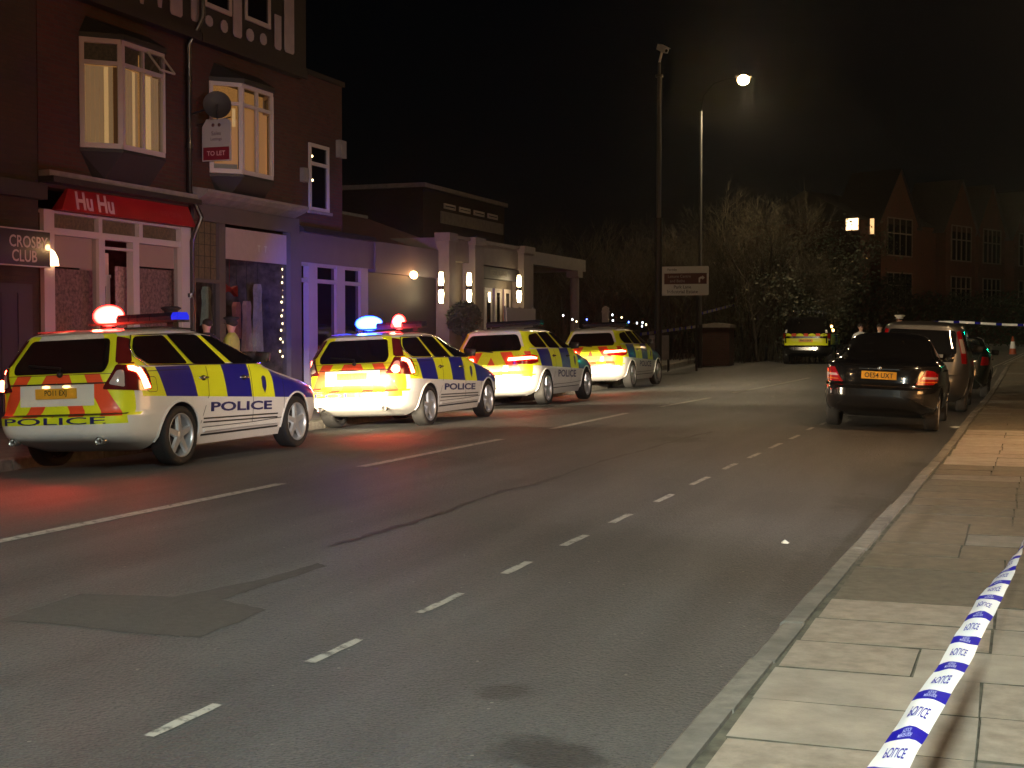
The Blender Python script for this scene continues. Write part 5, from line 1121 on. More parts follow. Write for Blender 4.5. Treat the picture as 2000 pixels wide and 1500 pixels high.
yq=50; x0,z1=atY(1268,655,yq); x1,z0=atY(1306,702,yq); bb=empty('notice_panel',((x0+x1)/2,yq,pave_z(yq)),label='grey notice panel standing by the far low wall',cat='panel'); mb=MB(); mb.box(x0,x1,yq,yq+.04,max(z0,pave_z(yq)+.2),z1,M['stone']); part(bb,'board',mb)
mb=MB(); 
for xx in (x0+.05,x1-.05): mb=MB(); mb.tube([(xx,yq+.07,pave_z(yq)-.05),(xx,yq+.07,z1-.05)],.025,M['pole_dark'],6); part(bb,'leg',mb)
yq=47; x0,z1=atY(1176,598,yq); x1,_=atY(1187,598,yq); mb=MB(); mb.prism([(x0,pave_z(yq)-.05),(x1,pave_z(yq)-.05),(x1,z1-.06),((x0+x1)/2,z1),(x0,z1-.06)],'y',yq,yq+.18,M['stone']); mb.box(x0-.02,x1+.02,yq-.02,yq+.2,z1-.22,z1-.16,M['stone']); mb.build('gate_post',None,True,(x0,yq,pave_z(yq)),label='short pale gate post among the small lights',cat='post')
pts=[]
for px,py in ((1100,616),(1118,624),(1126,628),(1146,624),(1184,613),(1196,615),(1197,626),(1214,620),(1228,629),(1244,631),(1255,630),(1254,637),(1262,634)):
    x,z=atY(px,py,46.5+.02*(px-1100)); pts.append((x,46.5+.02*(px-1100),z))
bulbs('light_string',pts,'row of tiny white, amber and blue glowing dots low by the far wall',.026,[M['bulb_cold'],M['bulb_cold'],M['bulb_warm'],M['bulb_blue'],M['bulb_cold']])  # row of small glowing dots on a wire
# planter board and clipped bush at the restaurant
yq=Y_(1017,612,-14.2); x0,z1=-14.6,0; X=-14.3; ya_,yb_=Y_(990,610,X),Y_(1046,612,X); z0,z1=Zx(1015,640,X),Zx(1015,602,X)
mb=MB(); mb.box(X-.04,X,ya_,yb_,z0,z1,mat('banner_grey',(.22,.20,.19),.7)); wb=empty('windbreak_banner',(X,ya_,GZ),label='pale windbreak banner on posts in front of the restaurant corner',cat='banner'); part(wb,'panel',mb)
for yy_ in (ya_,(ya_+yb_)/2,yb_): mb=MB(); mb.tube([(X-.07,yy_,GZ-.05),(X-.07,yy_,z1+.05)],.03,M['metal_pole'],6); part(wb,'post',mb)
mat('leaf_dark',(.024,.034,.016),.7,var=.4,vscale=5); mat('leaf_light',(.055,.052,.026),.6,var=.3,vscale=5); mat('twig',(.044,.036,.020),.8,var=.3,vscale=4); mat('twig_pale',(.064,.053,.029),.8,var=.3,vscale=4); mat('twig_dim',(.028,.02,.016),.8); mat('bark',(.05,.04,.03),.9,bump=.6,bscale=20)
def leaves(mb,c,r,n,size,m,shell=.5,flat=1):
    for _ in range(n):
        d=Vector((random.gauss(0,1),random.gauss(0,1),random.gauss(0,1)*flat)).normalized(); rr=random.uniform(shell,1)**.6
        p=Vector(c)+Vector((d.x*r[0],d.y*r[1],d.z*r[2]))*rr; a=Vector((random.gauss(0,1),random.gauss(0,1),random.gauss(0,1))).normalized(); b=a.orthogonal().normalized(); s=size*random.uniform(.6,1.4)
        mb.add([p-a*s,p+b*s*.4,p+a*s,p-b*s*.4],[(0,1,2,3)],m)
def bush_thing(name,c,r,n,size,label,m=M['leaf_dark'],cat='bush'):
    g=c[2]-r[2]; t=empty(name,(c[0],c[1],GZ),label=label,cat=cat); mb=MB(); leaves(mb,c,r,n,size,m); part(t,'foliage',mb); mb=MB(); mb.tube([(c[0],c[1],GZ-.05),(c[0],c[1],c[2])],.05,M['bark'],6); part(t,'stem',mb)
X=-14.3; y,z=atX(906,622,X); bush_thing('clipped_bush',(X,y,z),(.5,.5,.48),2600,.05,'dark round clipped bush in front of the lit restaurant columns')
# ---- trees beyond
def tree(name,px,Y,pytop,spread,label,kind='bare',seed=1):
    rnd=random.Random(seed); x,zt=atY(px,pytop,Y); g=rise(Y)-.2; H=zt-g; t=empty(name,(x,Y,g),label=label,cat='tree',group=None)
    tr=MB(); tw=MB(); lf=MB()
    def branch(p,d,L_,r,lev):
        n=4; pts=[p]
        for i in range(n):
            d=(d+Vector((rnd.gauss(0,.12),rnd.gauss(0,.12),rnd.gauss(.05,.08)))).normalized(); pts.append(pts[-1]+d*L_/n)
        (tr if lev<2 else tw).tube(pts,[r*(1-.55*i/n) for i in range(n+1)],M['bark'] if lev<2 else (M['twig'] if rnd.random()<.6 else M['twig_pale']),5 if lev<2 else 3,False)
        if lev<3:
            k=(5,6,7)[lev]
            for j in range(k):
                q=pts[rnd.randint(1,n)]; a=rnd.uniform(0,2*PI); s=rnd.uniform(.45,.95); dd=(d*(1-s*.45)+Vector((cos(a),sin(a),rnd.uniform(-.1,.5)))*s).normalized(); branch(q,dd,L_*rnd.uniform(.5,.72),r*.42,lev+1)
        elif kind!='bare':
            for _ in range(6):
                q=pts[-1]+Vector((rnd.gauss(0,.3),rnd.gauss(0,.3),rnd.gauss(0,.25))); a=Vector((rnd.gauss(0,1),rnd.gauss(0,1),rnd.gauss(0,1))).normalized(); b=a.orthogonal(); s=rnd.uniform(.04,.09)
                lf.add([q-a*s,q+b*s*.5,q+a*s,q-b*s*.5],[(0,1,2,3)],M['leaf_light'] if rnd.random()<.4 else M['leaf_dark'])
        else:
            for _ in range(5):
                q=pts[rnd.randint(2,n)]; dd=(d+Vector((rnd.gauss(0,.5),rnd.gauss(0,.5),rnd.gauss(.3,.4)))).normalized(); L2=rnd.uniform(.3,.9); w=.006; s_=Vector((1,0,0)); e=q+dd*L2
                tw.add([q-s_*w,q+s_*w,e],[(0,1,2)],M['twig_pale'] if rnd.random()<.5 else M['twig'])
    for s in range(3):
        a=rnd.uniform(0,2*PI); branch(Vector((x+rnd.uniform(-.3,.3)*spread,Y+rnd.uniform(-.3,.3),g)),Vector((cos(a)*.25*spread,sin(a)*.25,1)).normalized(),H*.42,.11,0)
    # fine twig cloud and lower shoots fill the crown unevenly
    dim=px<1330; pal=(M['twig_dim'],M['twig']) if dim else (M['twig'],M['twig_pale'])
    lobes=[(x+rnd.gauss(0,.75*spread),Y+rnd.gauss(0,.6),g+H*rnd.uniform(.35,.80),rnd.uniform(.55,1.05)*spread) for _ in range(11)]
    for _ in range(3600 if not dim else 2400):
        lx,ly,lz,lr=lobes[rnd.randrange(11)]; dv=Vector((rnd.gauss(0,1),rnd.gauss(0,1),rnd.gauss(0,1))).normalized(); p0=Vector((lx,ly,lz))+dv*lr*rnd.random()**.5
        if p0.z>zt+.1: continue
        dd=(dv*.7+Vector((rnd.gauss(0,.5),rnd.gauss(0,.5),rnd.gauss(.35,.5)))).normalized(); L2=rnd.uniform(.18,.6); w=.0055; e=p0+dd*L2; sd=dd.orthogonal().normalized()*w
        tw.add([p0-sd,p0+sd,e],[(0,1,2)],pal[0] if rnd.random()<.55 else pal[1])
    for _ in range(int(90*spread)):
        xx=x+rnd.gauss(0,.9*spread); y_=Y+rnd.gauss(0,.7); hh=H*rnd.uniform(.3,.66); lean=rnd.gauss(0,.2)
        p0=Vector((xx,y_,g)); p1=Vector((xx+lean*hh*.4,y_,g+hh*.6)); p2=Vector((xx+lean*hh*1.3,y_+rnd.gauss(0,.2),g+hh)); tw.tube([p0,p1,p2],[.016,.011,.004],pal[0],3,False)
        if kind!='bare' or rnd.random()<.25: leaves(lf,(xx,y_,g+hh*rnd.uniform(.2,.8)),(.45,.45,.5),14,.06,M['leaf_dark'])
    part(t,'trunk',tr); cr_=part(t,'crown',tw)
    if lf.v: lf.build('foliage',cr_)
    return t
TREES=[(1035,60,425,1.0,'bare','bare hedge tree just beyond the restaurant canopy'),(1110,62,405,1.1,'bare','dim twiggy tree between the canopy post and the camera pole'),(1200,61,398,1.1,'bare','twiggy tree just short of the camera pole, reddish brown'),
 (1300,60,412,1.0,'bare','twiggy tree behind the white direction sign'),(1395,62,372,1.0,'bare','upright twiggy tree beside the lit street lamp pole'),(1475,60,325,1.15,'bare','tallest bare tree, pale branches, beyond the brick pier'),(1560,61,350,1.1,'leafy','leafy tree with pale green leaf clumps at the end of the tree line'),(1585,58,470,.8,'leafy','low leafy shrub tree under the leafy tree above the patrol off-roader')]
for i,(px,Y,pt,sp,kd,lb) in enumerate(TREES): tree('bare_tree' if kd=='bare' else 'leafy_tree',px,Y,pt,sp,lb,kd,11+i)
def hedge(x0,x1,Y,h,label,n=2600):
    t=empty('hedge',((x0+x1)/2,Y,rise(Y)-.2),label=label,cat='hedge'); mb=MB(); w=(x1-x0)/2
    for _ in range(n):
        p=Vector((random.uniform(x0,x1),Y+random.uniform(-.5,.5),rise(Y)-.2+h*random.random()**.7*random.uniform(.85,1.08))); a=Vector((random.gauss(0,1),random.gauss(0,1),random.gauss(0,1))).normalized(); b=a.orthogonal(); s=random.uniform(.07,.15)
        mb.add([p-a*s,p+b*s*.5,p+a*s,p-b*s*.5],[(0,1,2,3)],M['leaf_dark'])
    part(t,'foliage',mb)
hedge(-19,-13.6,66,3.0,'dark hedge behind the brick pier and the trees',4000); hedge(-13.4,-6,88,4.2,'dark hedge between the patrol off-roader and the gabled houses',4500); hedge(-6,3,84,3.0,'purple lit hedge behind the far cordon tape',4500)
# ---- gabled houses up the road
P1=Vector((-10.2,99.3)); dv_=Vector((sin(R(24)),cos(R(24)))); nv=Vector((cos(R(24)),-sin(R(24)))); gz=1.0
BF=brickmat('brick_far',(.12,.038,.024),(.085,.028,.018),(.06,.045,.035))
def gable(i,off,w,lit,label,cx=.5,gw=2.55):
    p=P1+dv_*off; r=empty('gabled_house',(p.x,p.y,gz),label=label,cat='house',group='row of gabled brick houses')
    def Q(a,b,z): q=p+dv_*a+nv*b; return (q.x,q.y,z)
    def B(mb,a0,a1,b0,b1,z0,z1,m): 
        vs=[Q(a,b,z) for z in (z0,z1) for a,b in ((a0,b0),(a1,b0),(a1,b1),(a0,b1))]; mb.add(vs,[(0,3,2,1),(4,5,6,7),(0,1,5,4),(1,2,6,5),(2,3,7,6),(3,0,4,7)],m)
    E=8.4; g0,g1,gc_=w*cx-gw,w*cx+gw,w*cx; mb=MB(); B(mb,0,w,-9,0,gz-.3,gz+E,BF); B(mb,g0,g1,0,.8,gz-.3,gz+E-.2,BF)
    vs=[Q(g0-.25,.82,gz+E-.21),Q(g1+.25,.82,gz+E-.21),Q(gc_,.82,gz+E+3.6),Q(g0-.25,-3,gz+E-.21),Q(g1+.25,-3,gz+E-.21),Q(gc_,-3,gz+E+3.6)]; mb.add(vs,[(0,1,2),(3,5,4),(0,3,4,1)],BF); part(r,'wall',mb)
    mb=MB(); mb.add([Q(g0-.6,.95,gz+E-.4),Q(gc_,.95,gz+E+3.75),Q(gc_,-3,gz+E+3.75),Q(g0-.6,-3,gz+E-.4),Q(g1+.6,.95,gz+E-.4),Q(g1+.6,-3,gz+E-.4)],[(0,1,2,3),(1,4,5,2)],M['slate'])
    mb.add([Q(0,.2,gz+E+.01),Q(w,.2,gz+E+.01),Q(w,-4.5,gz+E+2.3),Q(0,-4.5,gz+E+2.3),Q(w,-9,gz+E+.01),Q(0,-9,gz+E+.01)],[(0,1,2,3),(3,2,4,5),(0,3,5),(1,4,2)],M['slate']); part(r,'roof',mb)
    for fl,(z0,z1) in enumerate(((gz+6.0,gz+8.6),(gz+2.6,gz+4.8))):
        mb=MB(); 
        for k in range(5): a=g0+.8+(2*gw-1.6)*k/4; B(mb,a-.05,a+.05,.80,.88,z0,z1,M['cream'])
        for z in (z0,z0+(z1-z0)*.6,z1): B(mb,g0+.75,g1-.75,.80,.87,z,z+.09,M['cream'])
        wd_=part(r,'window',mb); mb=MB(); B(mb,g0+.8,g1-.8,.80,.82,z0,z1,M['glass_dark']); part(wd_,'pane',mb)
    mb=MB(); B(mb,g1+.15,g1+.6,.0,.05,gz+4.6,gz+5.9,M['cream']); part(r,'side_window',mb)
    return r,B,Q
hs=[gable(0,0,8,1,'nearest gabled brick house with a lit square window in its end wall'),gable(1,8.02,7.8,0,'second gabled brick house in the row up the road',.69,2.4),gable(2,15.84,5.6,0,'third gabled brick house in the row up the road',.49,2.3),gable(3,21.46,7.5,0,'gabled brick house at the end of the row, cut by the picture edge')]
r,B,Q=hs[0]
mat('far_lit',(1,.8,.5),.5,emit=(1,.68,.34),es=3.4); mat('far_lit_dim',(1,.7,.4),.5,emit=(1,.6,.25),es=1.3)
# lit windows in the near end wall (it faces back down the road)
for px,py,w_,h_,mm in ((1665,438,1.0,.85,'far_lit'),(1704,442,.36,1.1,'far_lit_dim')):
    d=ray(px,py); o=Vector((0,0,HC)); n3=Vector((-dv_.x,-dv_.y,0)); p0=Vector((P1.x,P1.y,0)); t=(p0-o).dot(n3)/d.dot(n3); q=o+d*t; s_=Vector((nv.x,nv.y,0)); u_=Vector((0,0,1)); e=n3*.03
    a_=q+n3*.02; mb=MB(); mb.add([a_-s_*w_/2-u_*h_/2,a_+s_*w_/2-u_*h_/2,a_+s_*w_/2+u_*h_/2,a_-s_*w_/2+u_*h_/2],[(0,1,2,3)],M[mm]); wd_=part(r,'window',mb,'lit window in the end wall')
    mb=MB(); f=.05; 
    for (au,av,bu,bv) in ((-w_/2,-h_/2,w_/2,-h_/2),(w_/2,-h_/2,w_/2,h_/2),(w_/2,h_/2,-w_/2,h_/2),(-w_/2,h_/2,-w_/2,-h_/2)): mb.tube([a_+s_*au+u_*av+e,a_+s_*bu+u_*bv+e],.03,M['cream'],4)
    part(wd_,'frame',mb)
# ---- right-hand shops, outside the frame, that light the pavement
rb=empty('lit_shop',(4.3,8,0),label='brick shop with a warm lit window beside the pavement, outside the frame',cat='shop building')
mb=MB(); mb.box(4.3,12,2,46,-.1,8.5,M['brick_dark']); part(rb,'wall',mb); mb=MB(); mb.box(4.24,4.30-.002,17.5,22.5,.6,2.7,mat('shop_lit',(1,.8,.5),.5,emit=(1,.52,.2),es=5.0)); part(rb,'window',mb)
dl=empty('doorway_downlight',(2.6,19.6,3.2),label='warm downlight over the shop doorway outside the frame',cat='downlight'); mb=MB(); mb.tube([(2.6,19.6,3.22),(2.6,19.6,3.3)],.1,M['pole_dark'],10); part(dl,'housing',mb); mb=MB(); mb.box(2.6,4.3,19.4,19.8,3.3,3.36,M['pole_dark']); part(dl,'bracket',mb)
spot(dl,'doorway_light',(0,0,-.03),(0,R(-52),0),DL,(1,.56,.24),74,.35,.06)
fl=empty('fill_light',(4.1,3.5,3.0),label='floodlight added outside the frame to brighten the patrol cars',cat='fill_light'); mb=MB(); mb.box(4.0,4.3,3.4,3.6,3.05,3.3,M['pole_dark']); part(fl,'housing',mb)  # unseen fill light added to brighten the car sides
_t=Vector((-10.5,24,1.0))-Vector((3.95,3.5,2.95)); _q=_t.to_track_quat('-Z','Y').to_euler(); spot(fl,'fill_beam',(-.15,0,-.05),tuple(_q),FL,(1,.86,.80),36,1,.15)
tl=empty('traffic_light',(5.2,84,rise(84)-.1),label='traffic light showing green at the far junction, outside the frame',cat='traffic light'); gz_=rise(84)
mb=MB(); mb.tube([(5.2,84,gz_-.1),(5.2,84,gz_+2.4)],.06,M['pole_dark'],8); part(tl,'pole',mb); mb=MB(); mb.box(5.0,5.4,83.9,84.1,gz_+2.4,gz_+3.5,M['sign_black']); part(tl,'housing',mb)
mb=MB(); mb.tube([(5.2,83.9,gz_+2.6),(5.2,83.84,gz_+2.6)],.17,mat('green_lit',(0,1,.4),.4,emit=(0,1,.5),es=160),16); part(tl,'green_lamp',mb)
# ---- cordon tapes
mat('tape_white',(.90,.90,.92),.35,coat=.4); mat('tape_blue',(.004,.004,.30),.6,spec=.1); mat('tape_pale_text',(.45,.5,.85),.4)
def tape(name,path,w,label,period=.33,text=True,bow=.012,twist=None,tm=None):
    """path: list of points; a plastic band with blue bars and mirrored lettering (read from behind)"""
    P=[Vector(p) for p in path]; S_=[0]
    for a,b in zip(P,P[1:]): S_.append(S_[-1]+(b-a).length)
    T=S_[-1]
    def at(s):
        s=min(max(s,0),T-1e-4)
        for i in range(len(P)-1):
            if s<=S_[i+1]: t=(s-S_[i])/(S_[i+1]-S_[i]); return P[i].lerp(P[i+1],t),(P[i+1]-P[i]).normalized()
    def F(s,v,off=0):
        p,d=at(s); a=twist(s) if twist else 0; side=d.cross(Vector((0,0,1))).normalized(); up=side.cross(d); sd=side*cos(a)+up*sin(a); nn=-side*sin(a)+up*cos(a)
        return p+sd*v*w+nn*(bow*(1-4*v*v)*(1+.35*sin(s*5.1))+off+.004*sin(s*2.3)+.002*sin(s*9.7+v*5)+.001*sin(s*23+v*9))+side*(.002*sin(s*3.7))
    mb=MB(); s=0; wm,bm_=(tm or M['tape_white']),M['tape_blue']
    while s<T-.01:
        for (a,b,m_) in ((0,.28,bm_),(.28,1,wm)):
            n=2 if a==0 else 4; k=6
            for i in range(n):
                s0=s+period*(a+(b-a)*i/n); s1=s+period*(a+(b-a)*(i+1)/n)
                if s1>T: break
                vs=[F(q,j/k-.5) for q in (s0,s1) for j in range(k+1)]; mb.add(vs,[(j,j+1,k+2+j,k+1+j) for j in range(k)],m_,True)
        if text and s+period<T and s<7:
            add_text(mb,'POLICE',lambda u,v:F(s+period*.63-v,(u/w),.0012),M['tape_blue'],.085,.095,.012)
            for q,t_ in enumerate(('MERSEYSIDE','POLICE')): add_text(mb,t_,lambda u,v:F(s+period*(.085+.095*q)-v,u/w,.0012),M['tape_pale_text'],.026,.13,.01)
        s+=period
    return mb.build(name,None,True,tuple(P[0]),label=label,cat='cordon tape')
def P3(px,py,dist): d=ray(px,py); return Vector((0,0,HC))+d*dist
pp=[P3(1560,1830,1.35),P3(1660,1640,1.95),P3(1768,1450,2.60),P3(1820,1360,2.93),P3(1860,1296,3.26),P3(1891,1240,3.6),P3(1920,1196,3.92),P3(1942,1160,4.25),P3(1965,1122,4.7),P3(1990,1078,5.4),P3(2012,1035,6.2),P3(2035,985,7.4),P3(2080,880,10.5)]
def tw(s): return 0 if s<3.6 else min((s-3.6)*1.1,1.25)
def tw(s): return .05 if s<3.1 else min(.05+(s-3.1)*.8,1.2)
tape('cordon_tape',pp,.067,'blue and white police cordon tape stretched over the near pavement',.33,True,.008,tw)
Yt=66; xa,za=atY(1876,629,Yt); xb,zb=atY(2060,636,Yt)
tape('cordon_tape',[(xa-1.2,Yt,za),(xa,Yt,za),((xa+xb)/2,Yt,(za+zb)/2-.04),(xb,Yt,zb)],.10,'pale cordon tape strung across the far end of the road',.9,False,.0,lambda s:PI/2)
a=P3(1250,653,46.5); b=P3(1366,637,54.6); c=P3(1371,612,54.8); e=P3(1443,593,62)
tape('cordon_tape',[a,b],.10,'cordon tape from the last patrol car to the lamp post',.9,False,0,lambda s:PI/2,M['stone']); tape('cordon_tape',[c,e],.10,'cordon tape from the lamp post up into the trees',.9,False,0,lambda s:PI/2,M['stone'])
# posts holding the far tape
for xx in (xa-1.2,xb):
    mb=MB(); mb.tube([(xx,Yt,rise(Yt)-.1),(xx,Yt,za+.12)],.035,M['pole_dark'],6); mb.tube([(xx,Yt,rise(Yt)-.1),(xx,Yt,rise(Yt))],.09,M['pole_dark'],8); mb.build('tape_post',None,True,(xx,Yt,rise(Yt)),label='thin dark post holding one end of the far cordon tape',cat='post',group='posts holding the far tape')
# traffic cone
mat('cone_orange',(.30,.06,.02),.5); xc_,_=atY(1978,680,65); zc=rise(65)
cn=empty('traffic_cone',(xc_,65,zc),label='orange and white traffic cone at the far end of the road',cat='traffic cone')
mb=MB(); mb.lathe([(.16,0),(.125,.25)],(xc_,65,zc+.04),'z',M['cone_orange'],16); mb.lathe([(.125,.25),(.08,.55)],(xc_,65,zc+.04),'z',M['sign_white'],16); mb.lathe([(.08,.55),(.035,.78),(.0,.785)],(xc_,65,zc+.04),'z',M['cone_orange'],16); part(cn,'cone',mb)
mb=MB(); mb.box(xc_-.2,xc_+.2,64.8,65.2,zc,zc+.04,M['pole_dark']); part(cn,'base',mb)
# litter
mat('litter',(.6,.58,.5),.7)
for i,(px,py,lb) in enumerate(((1500,1281,'crumpled pale wrapper in the gutter by the kerb'),(1533,1063,'pale scrap of paper on the road'),(1868,836,'pale scrap of litter at the kerb beside the black coupe'))):
    x,y=on_road(px,py); mb=MB(); s=.032 if i<2 else .11; z=road_z(x,y)
    pts=[(x+s*cos(a)*random.uniform(.6,1.2),y+s*.9*sin(a)*random.uniform(.6,1.2),z+.005+random.uniform(0,.02)) for a in [k*PI/4 for k in range(8)]]+[(x,y,z+.035)]
    mb.add(pts,[(k,(k+1)%8,8) for k in range(8)],M['litter']); mb.build('litter_scrap',None,True,(x,y,z),label=lb,cat='litter')
# ------------------------------------------------------------------ people
mat('skin',(.42,.24,.17),.6); mat('uniform',(.012,.013,.018),.8); mat('shirt_white',(.45,.45,.45),.8); mat('hivis',(.34,.38,.06),.7,var=.1); mat('hair_dark',(.02,.014,.01),.8); mat('cap_white',(.7,.68,.62),.6)
def person(label,x,y,z,rz,cap=None,vest=None,top=None,lean=0,turn=0,head_skin=True,arms='down'):
    root=empty('person',(x,y,z),R(rz),label,'person')
    V=[];E=[];RR=[];
    def v(p,r,par=None):
        V.append(Vector(p)); RR.append(r)
        if par is not None: E.append((par,len(V)-1))
        return len(V)-1
    pel=v((0,0,.95),(.15,.11)); sp=v((0,lean*.3,1.12),(.145,.10),pel); ch=v((0,lean*.6,1.32),(.17,.115),sp); sh=v((0,lean,1.44),(.13,.09),ch); nk=v((0,lean,1.52),(.052,.055),sh)
    ct,st=cos(R(turn)),sin(R(turn)); f=lambda a,b,c:(a*ct-b*st,lean+a*st+b*ct,c)
    jaw=v(f(0,.015,1.585),(.062,.07),nk); hd=v(f(0,.0,1.66),(.078,.092),jaw); tp=v(f(0,-.01,1.73),(.066,.078),hd); ns=v(f(0,.10,1.645),(.012,.014),hd)
    for s in (1,-1):
        v(f(s*.082,-.005,1.645),(.012,.02),hd)
        hp=v((s*.10,0,.90),(.095,.10),pel); kn=v((s*.11,.02,.50),(.062,.066),hp); an=v((s*.11,-.02,.09),(.042,.045),kn); v((s*.13,.14,.04),(.045,.03),an)
        s1_=v((s*.19,lean,1.42),(.065,.065),sh)
        if arms=='down': el=(s*.25,lean*.7-.02,1.14); wr=(s*.26,lean*.5+.10,.90)
        else: el=(s*.25,lean+.05,1.16); wr=(s*.10,lean+.28,1.18)
        e_=v(el,(.047,.047),s1_); w_=v(wr,(.030,.026),e_); d=(Vector(wr)-Vector(el)).normalized(); pl=v(Vector(wr)+d*.06,(.038,.022),w_)
        sd=Vector((0,1,0)) if arms=='down' else Vector((0,0,1))
        for k in range(4):
            b=Vector(wr)+d*.095+sd*(.026-.017*k); a_=v(b,(.010,.010),pl); b2=v(b+d*(.035,.042,.04,.03)[k]+Vector((-s*.006,0,0)),(.009,.009),a_); v(b+d*(.055,.068,.062,.048)[k]+Vector((-s*.018,0,0)),(.008,.008),b2)
        t1=v(Vector(wr)+d*.035+sd*.034,(.011,.011),w_); v(Vector(wr)+d*.065+sd*.052,(.009,.009),t1)
    me=bpy.data.meshes.new('body'); me.from_pydata(V,E,[]); o=bpy.data.objects.new('b',me); COL.objects.link(o)
    md=o.modifiers.new('s','SKIN'); md.use_smooth_shade=True
    for i,sv in enumerate(me.skin_vertices[0].data): sv.radius=RR[i]; sv.use_root=(i==0)
    o.modifiers.new('u','SUBSURF').levels=1; o.modifiers['u'].render_levels=1
    bm_=dg_mesh(o); bpy.data.objects.remove(o)
    bm_.materials.clear()
    for mm in (M['uniform'],M['skin'],top or M['uniform']): bm_.materials.append(mm)
    for p in bm_.polygons:
        c=p.center; p.use_smooth=True
        p.material_index=1 if c.z>1.535 or (abs(c.x)>.20 and c.z<.90) or (arms!='down' and c.y>lean+.27) else (2 if c.z>1.0 else 0)
    b=add_part(root,'body',bm_)
    mb=MB(); mb.ball(f(0,-.018,1.70),.098,M['hair_dark'],14,(.92,1.05,.75)); add_part(root,'hair',mb.mesh('hair'))
    for s in (1,-1):
        mb=MB(); mb.ball(f(s*.030,.083,1.665),.012,M['sign_black'],8); add_part(root,'eye',mb.mesh('eye'))
    mb=MB(); mb.ball(f(0,.086,1.605),.018,mat('lip',(.25,.08,.07),.6),8,(1.3,.4,.35)); add_part(root,'mouth',mb.mesh('mouth'))
    if cap:
        mb=MB(); c=Vector(f(0,0,1.735)); mb.lathe([(.098,-.03),(.10,.01),(.145,.045),(.15,.06),(.10,.08),(0,.085)],tuple(c),'z',cap,20)
        pk=[Vector(f(a,b_,1.715+zz)) for a,b_,zz in ((-.085,.06,0),(-.06,.14,-.02),(0,.165,-.03),(.06,.14,-.02),(.085,.06,0))]; mb.add(pk+[p+Vector((0,0,.006)) for p in pk],[(0,1,2,3,4),(9,8,7,6,5)],M['sign_black']); add_part(root,'peaked_cap',mb.mesh('peaked_cap'))
    if vest:
        mb=MB(); prof=[(.96,.185,.135),(1.10,.18,.125),(1.25,.205,.14),(1.38,.21,.135),(1.455,.17,.11)]; vs=[];n=20
        for zz,a_,b_ in prof:
            for k in range(n): t=2*PI*k/n; vs.append((a_*cos(t),b_*sin(t)+lean*(zz-.95)/.5,zz))
        mb.add(vs,[(i*n+k,i*n+(k+1)%n,(i+1)*n+(k+1)%n,(i+1)*n+k) for i in range(len(prof)-1) for k in range(n)],vest,True)
        add_part(root,'high_visibility_vest',mb.mesh('vest'))
        mb=MB()
        for zz in (1.06,1.16): mb.lathe([(.21,-.02),(.21,.02)],(0,lean*.4,zz),'z',M['shirt_white'],20)
        for i in range(len(mb.v)): a_,b_,c_=mb.v[i]; mb.v[i]=(a_*.93,(b_-lean*.4)*.68+lean*.4,c_)
        add_part(root,'reflective_band',mb.mesh('band'))
    return root
x,z=atY(404,640,21.3); person('person in dark clothing with dark hair, nearer the drainpipe, by the shop window',x,21.3,PZ,60,turn=20)
x,z=atY(452,640,22.0); person('person in a yellow high visibility jacket and dark cap in front of the shop window',x,22.0,PZ,100,cap=M['uniform'],vest=M['hivis'],top=M['hivis'],turn=-20)
x,z=atY(334,620,18.6); p3=person('person in a dark cap behind the roof bar of the first patrol car',x,18.6,PZ,80,cap=M['uniform'],turn=-30); p3.scale=(1.06,)*3
x,z=atY(1681,640,45); person('person with fair face turned aside and white shirt beyond the black coupe',x,45,rise(45)-.06,200,top=M['shirt_white'],turn=30)
x,z=atY(1718,640,44); person('dark clad person with a pale collar between the other two beyond the coupe',x,44,rise(44)-.06,170,top=M['shirt_white'],vest=M['uniform'])
x,z=atY(1757,640,40); person('officer in a white topped cap standing beyond the silver people carrier',x,40,rise(40)+.16,150,cap=M['cap_white'],turn=-25)
# ------------------------------------------------------------------ cars in place
def place(o,x,y,z,rz=0,ry=0,s=1,label='',cat='police car',group=None):
    o.location=(x,y,z); o.rotation_euler=(0,R(ry),R(rz)); o.scale=(s,s,s) if not isinstance(s,tuple) else s; tag(o,label,cat,group)
GR='marked patrol cars queued along the kerb'
c1,S=make_wagon('PO11 EXJ'); headlamps(c1,S,.72,.62,HL); lightbar(c1,S,.65,1.64,1.2,{'E':M['blue_dim'],'L':M['red_lit']}); place(c1,-10.01,14.0,-.07,0,-2.4,(1.05,1,1),'police estate car with red roof lamp and amber plate PO11 EXJ',group=GR)
WS=S
c2,S=make_wagon('PO11 EXG'); headlamps(c2,S,.74,.62,HL); lightbar(c2,S,.65,1.64,1.2,{'L':M['blue_lit'],'MR':M['red_lit']}); place(c2,-10.23,21.85,-.1,0,-2.4,(1.05,1,1),'police estate car with blazing blue and red roof lamps, plate PO11 EXG',group=GR)
c3,S=make_estate('PO60 HKD'); headlamps(c3,S,.72,.60,HL); lightbar(c3,S,.70,1.60,1.2,{}); place(c3,-10.42,28.75,-.07,0,-2.4,1.06,'police estate car with unlit roof bar, third in the row, heavy POLICE lettering',group=GR)
c4,S=make_estate('PO60 HKF'); headlamps(c4,S,.76,.60,0); lightbar(c4,S,.70,1.60,1.2,{}); place(c4,-10.95,37.9,-.02,0,-2.0,1.06,'police estate car with unlit roof bar at the far end of the row',group=GR)
for c,k in ((c1,RL[0]),(c2,RL[1])): point(c,'red_glow',(-.4 if c is c1 else .15,.38,1.74),k,(1,.04,.02),.06)
point(c2,'blue_glow',(-.42,.38,1.74),RL[2],(.02,.06,1),.08)
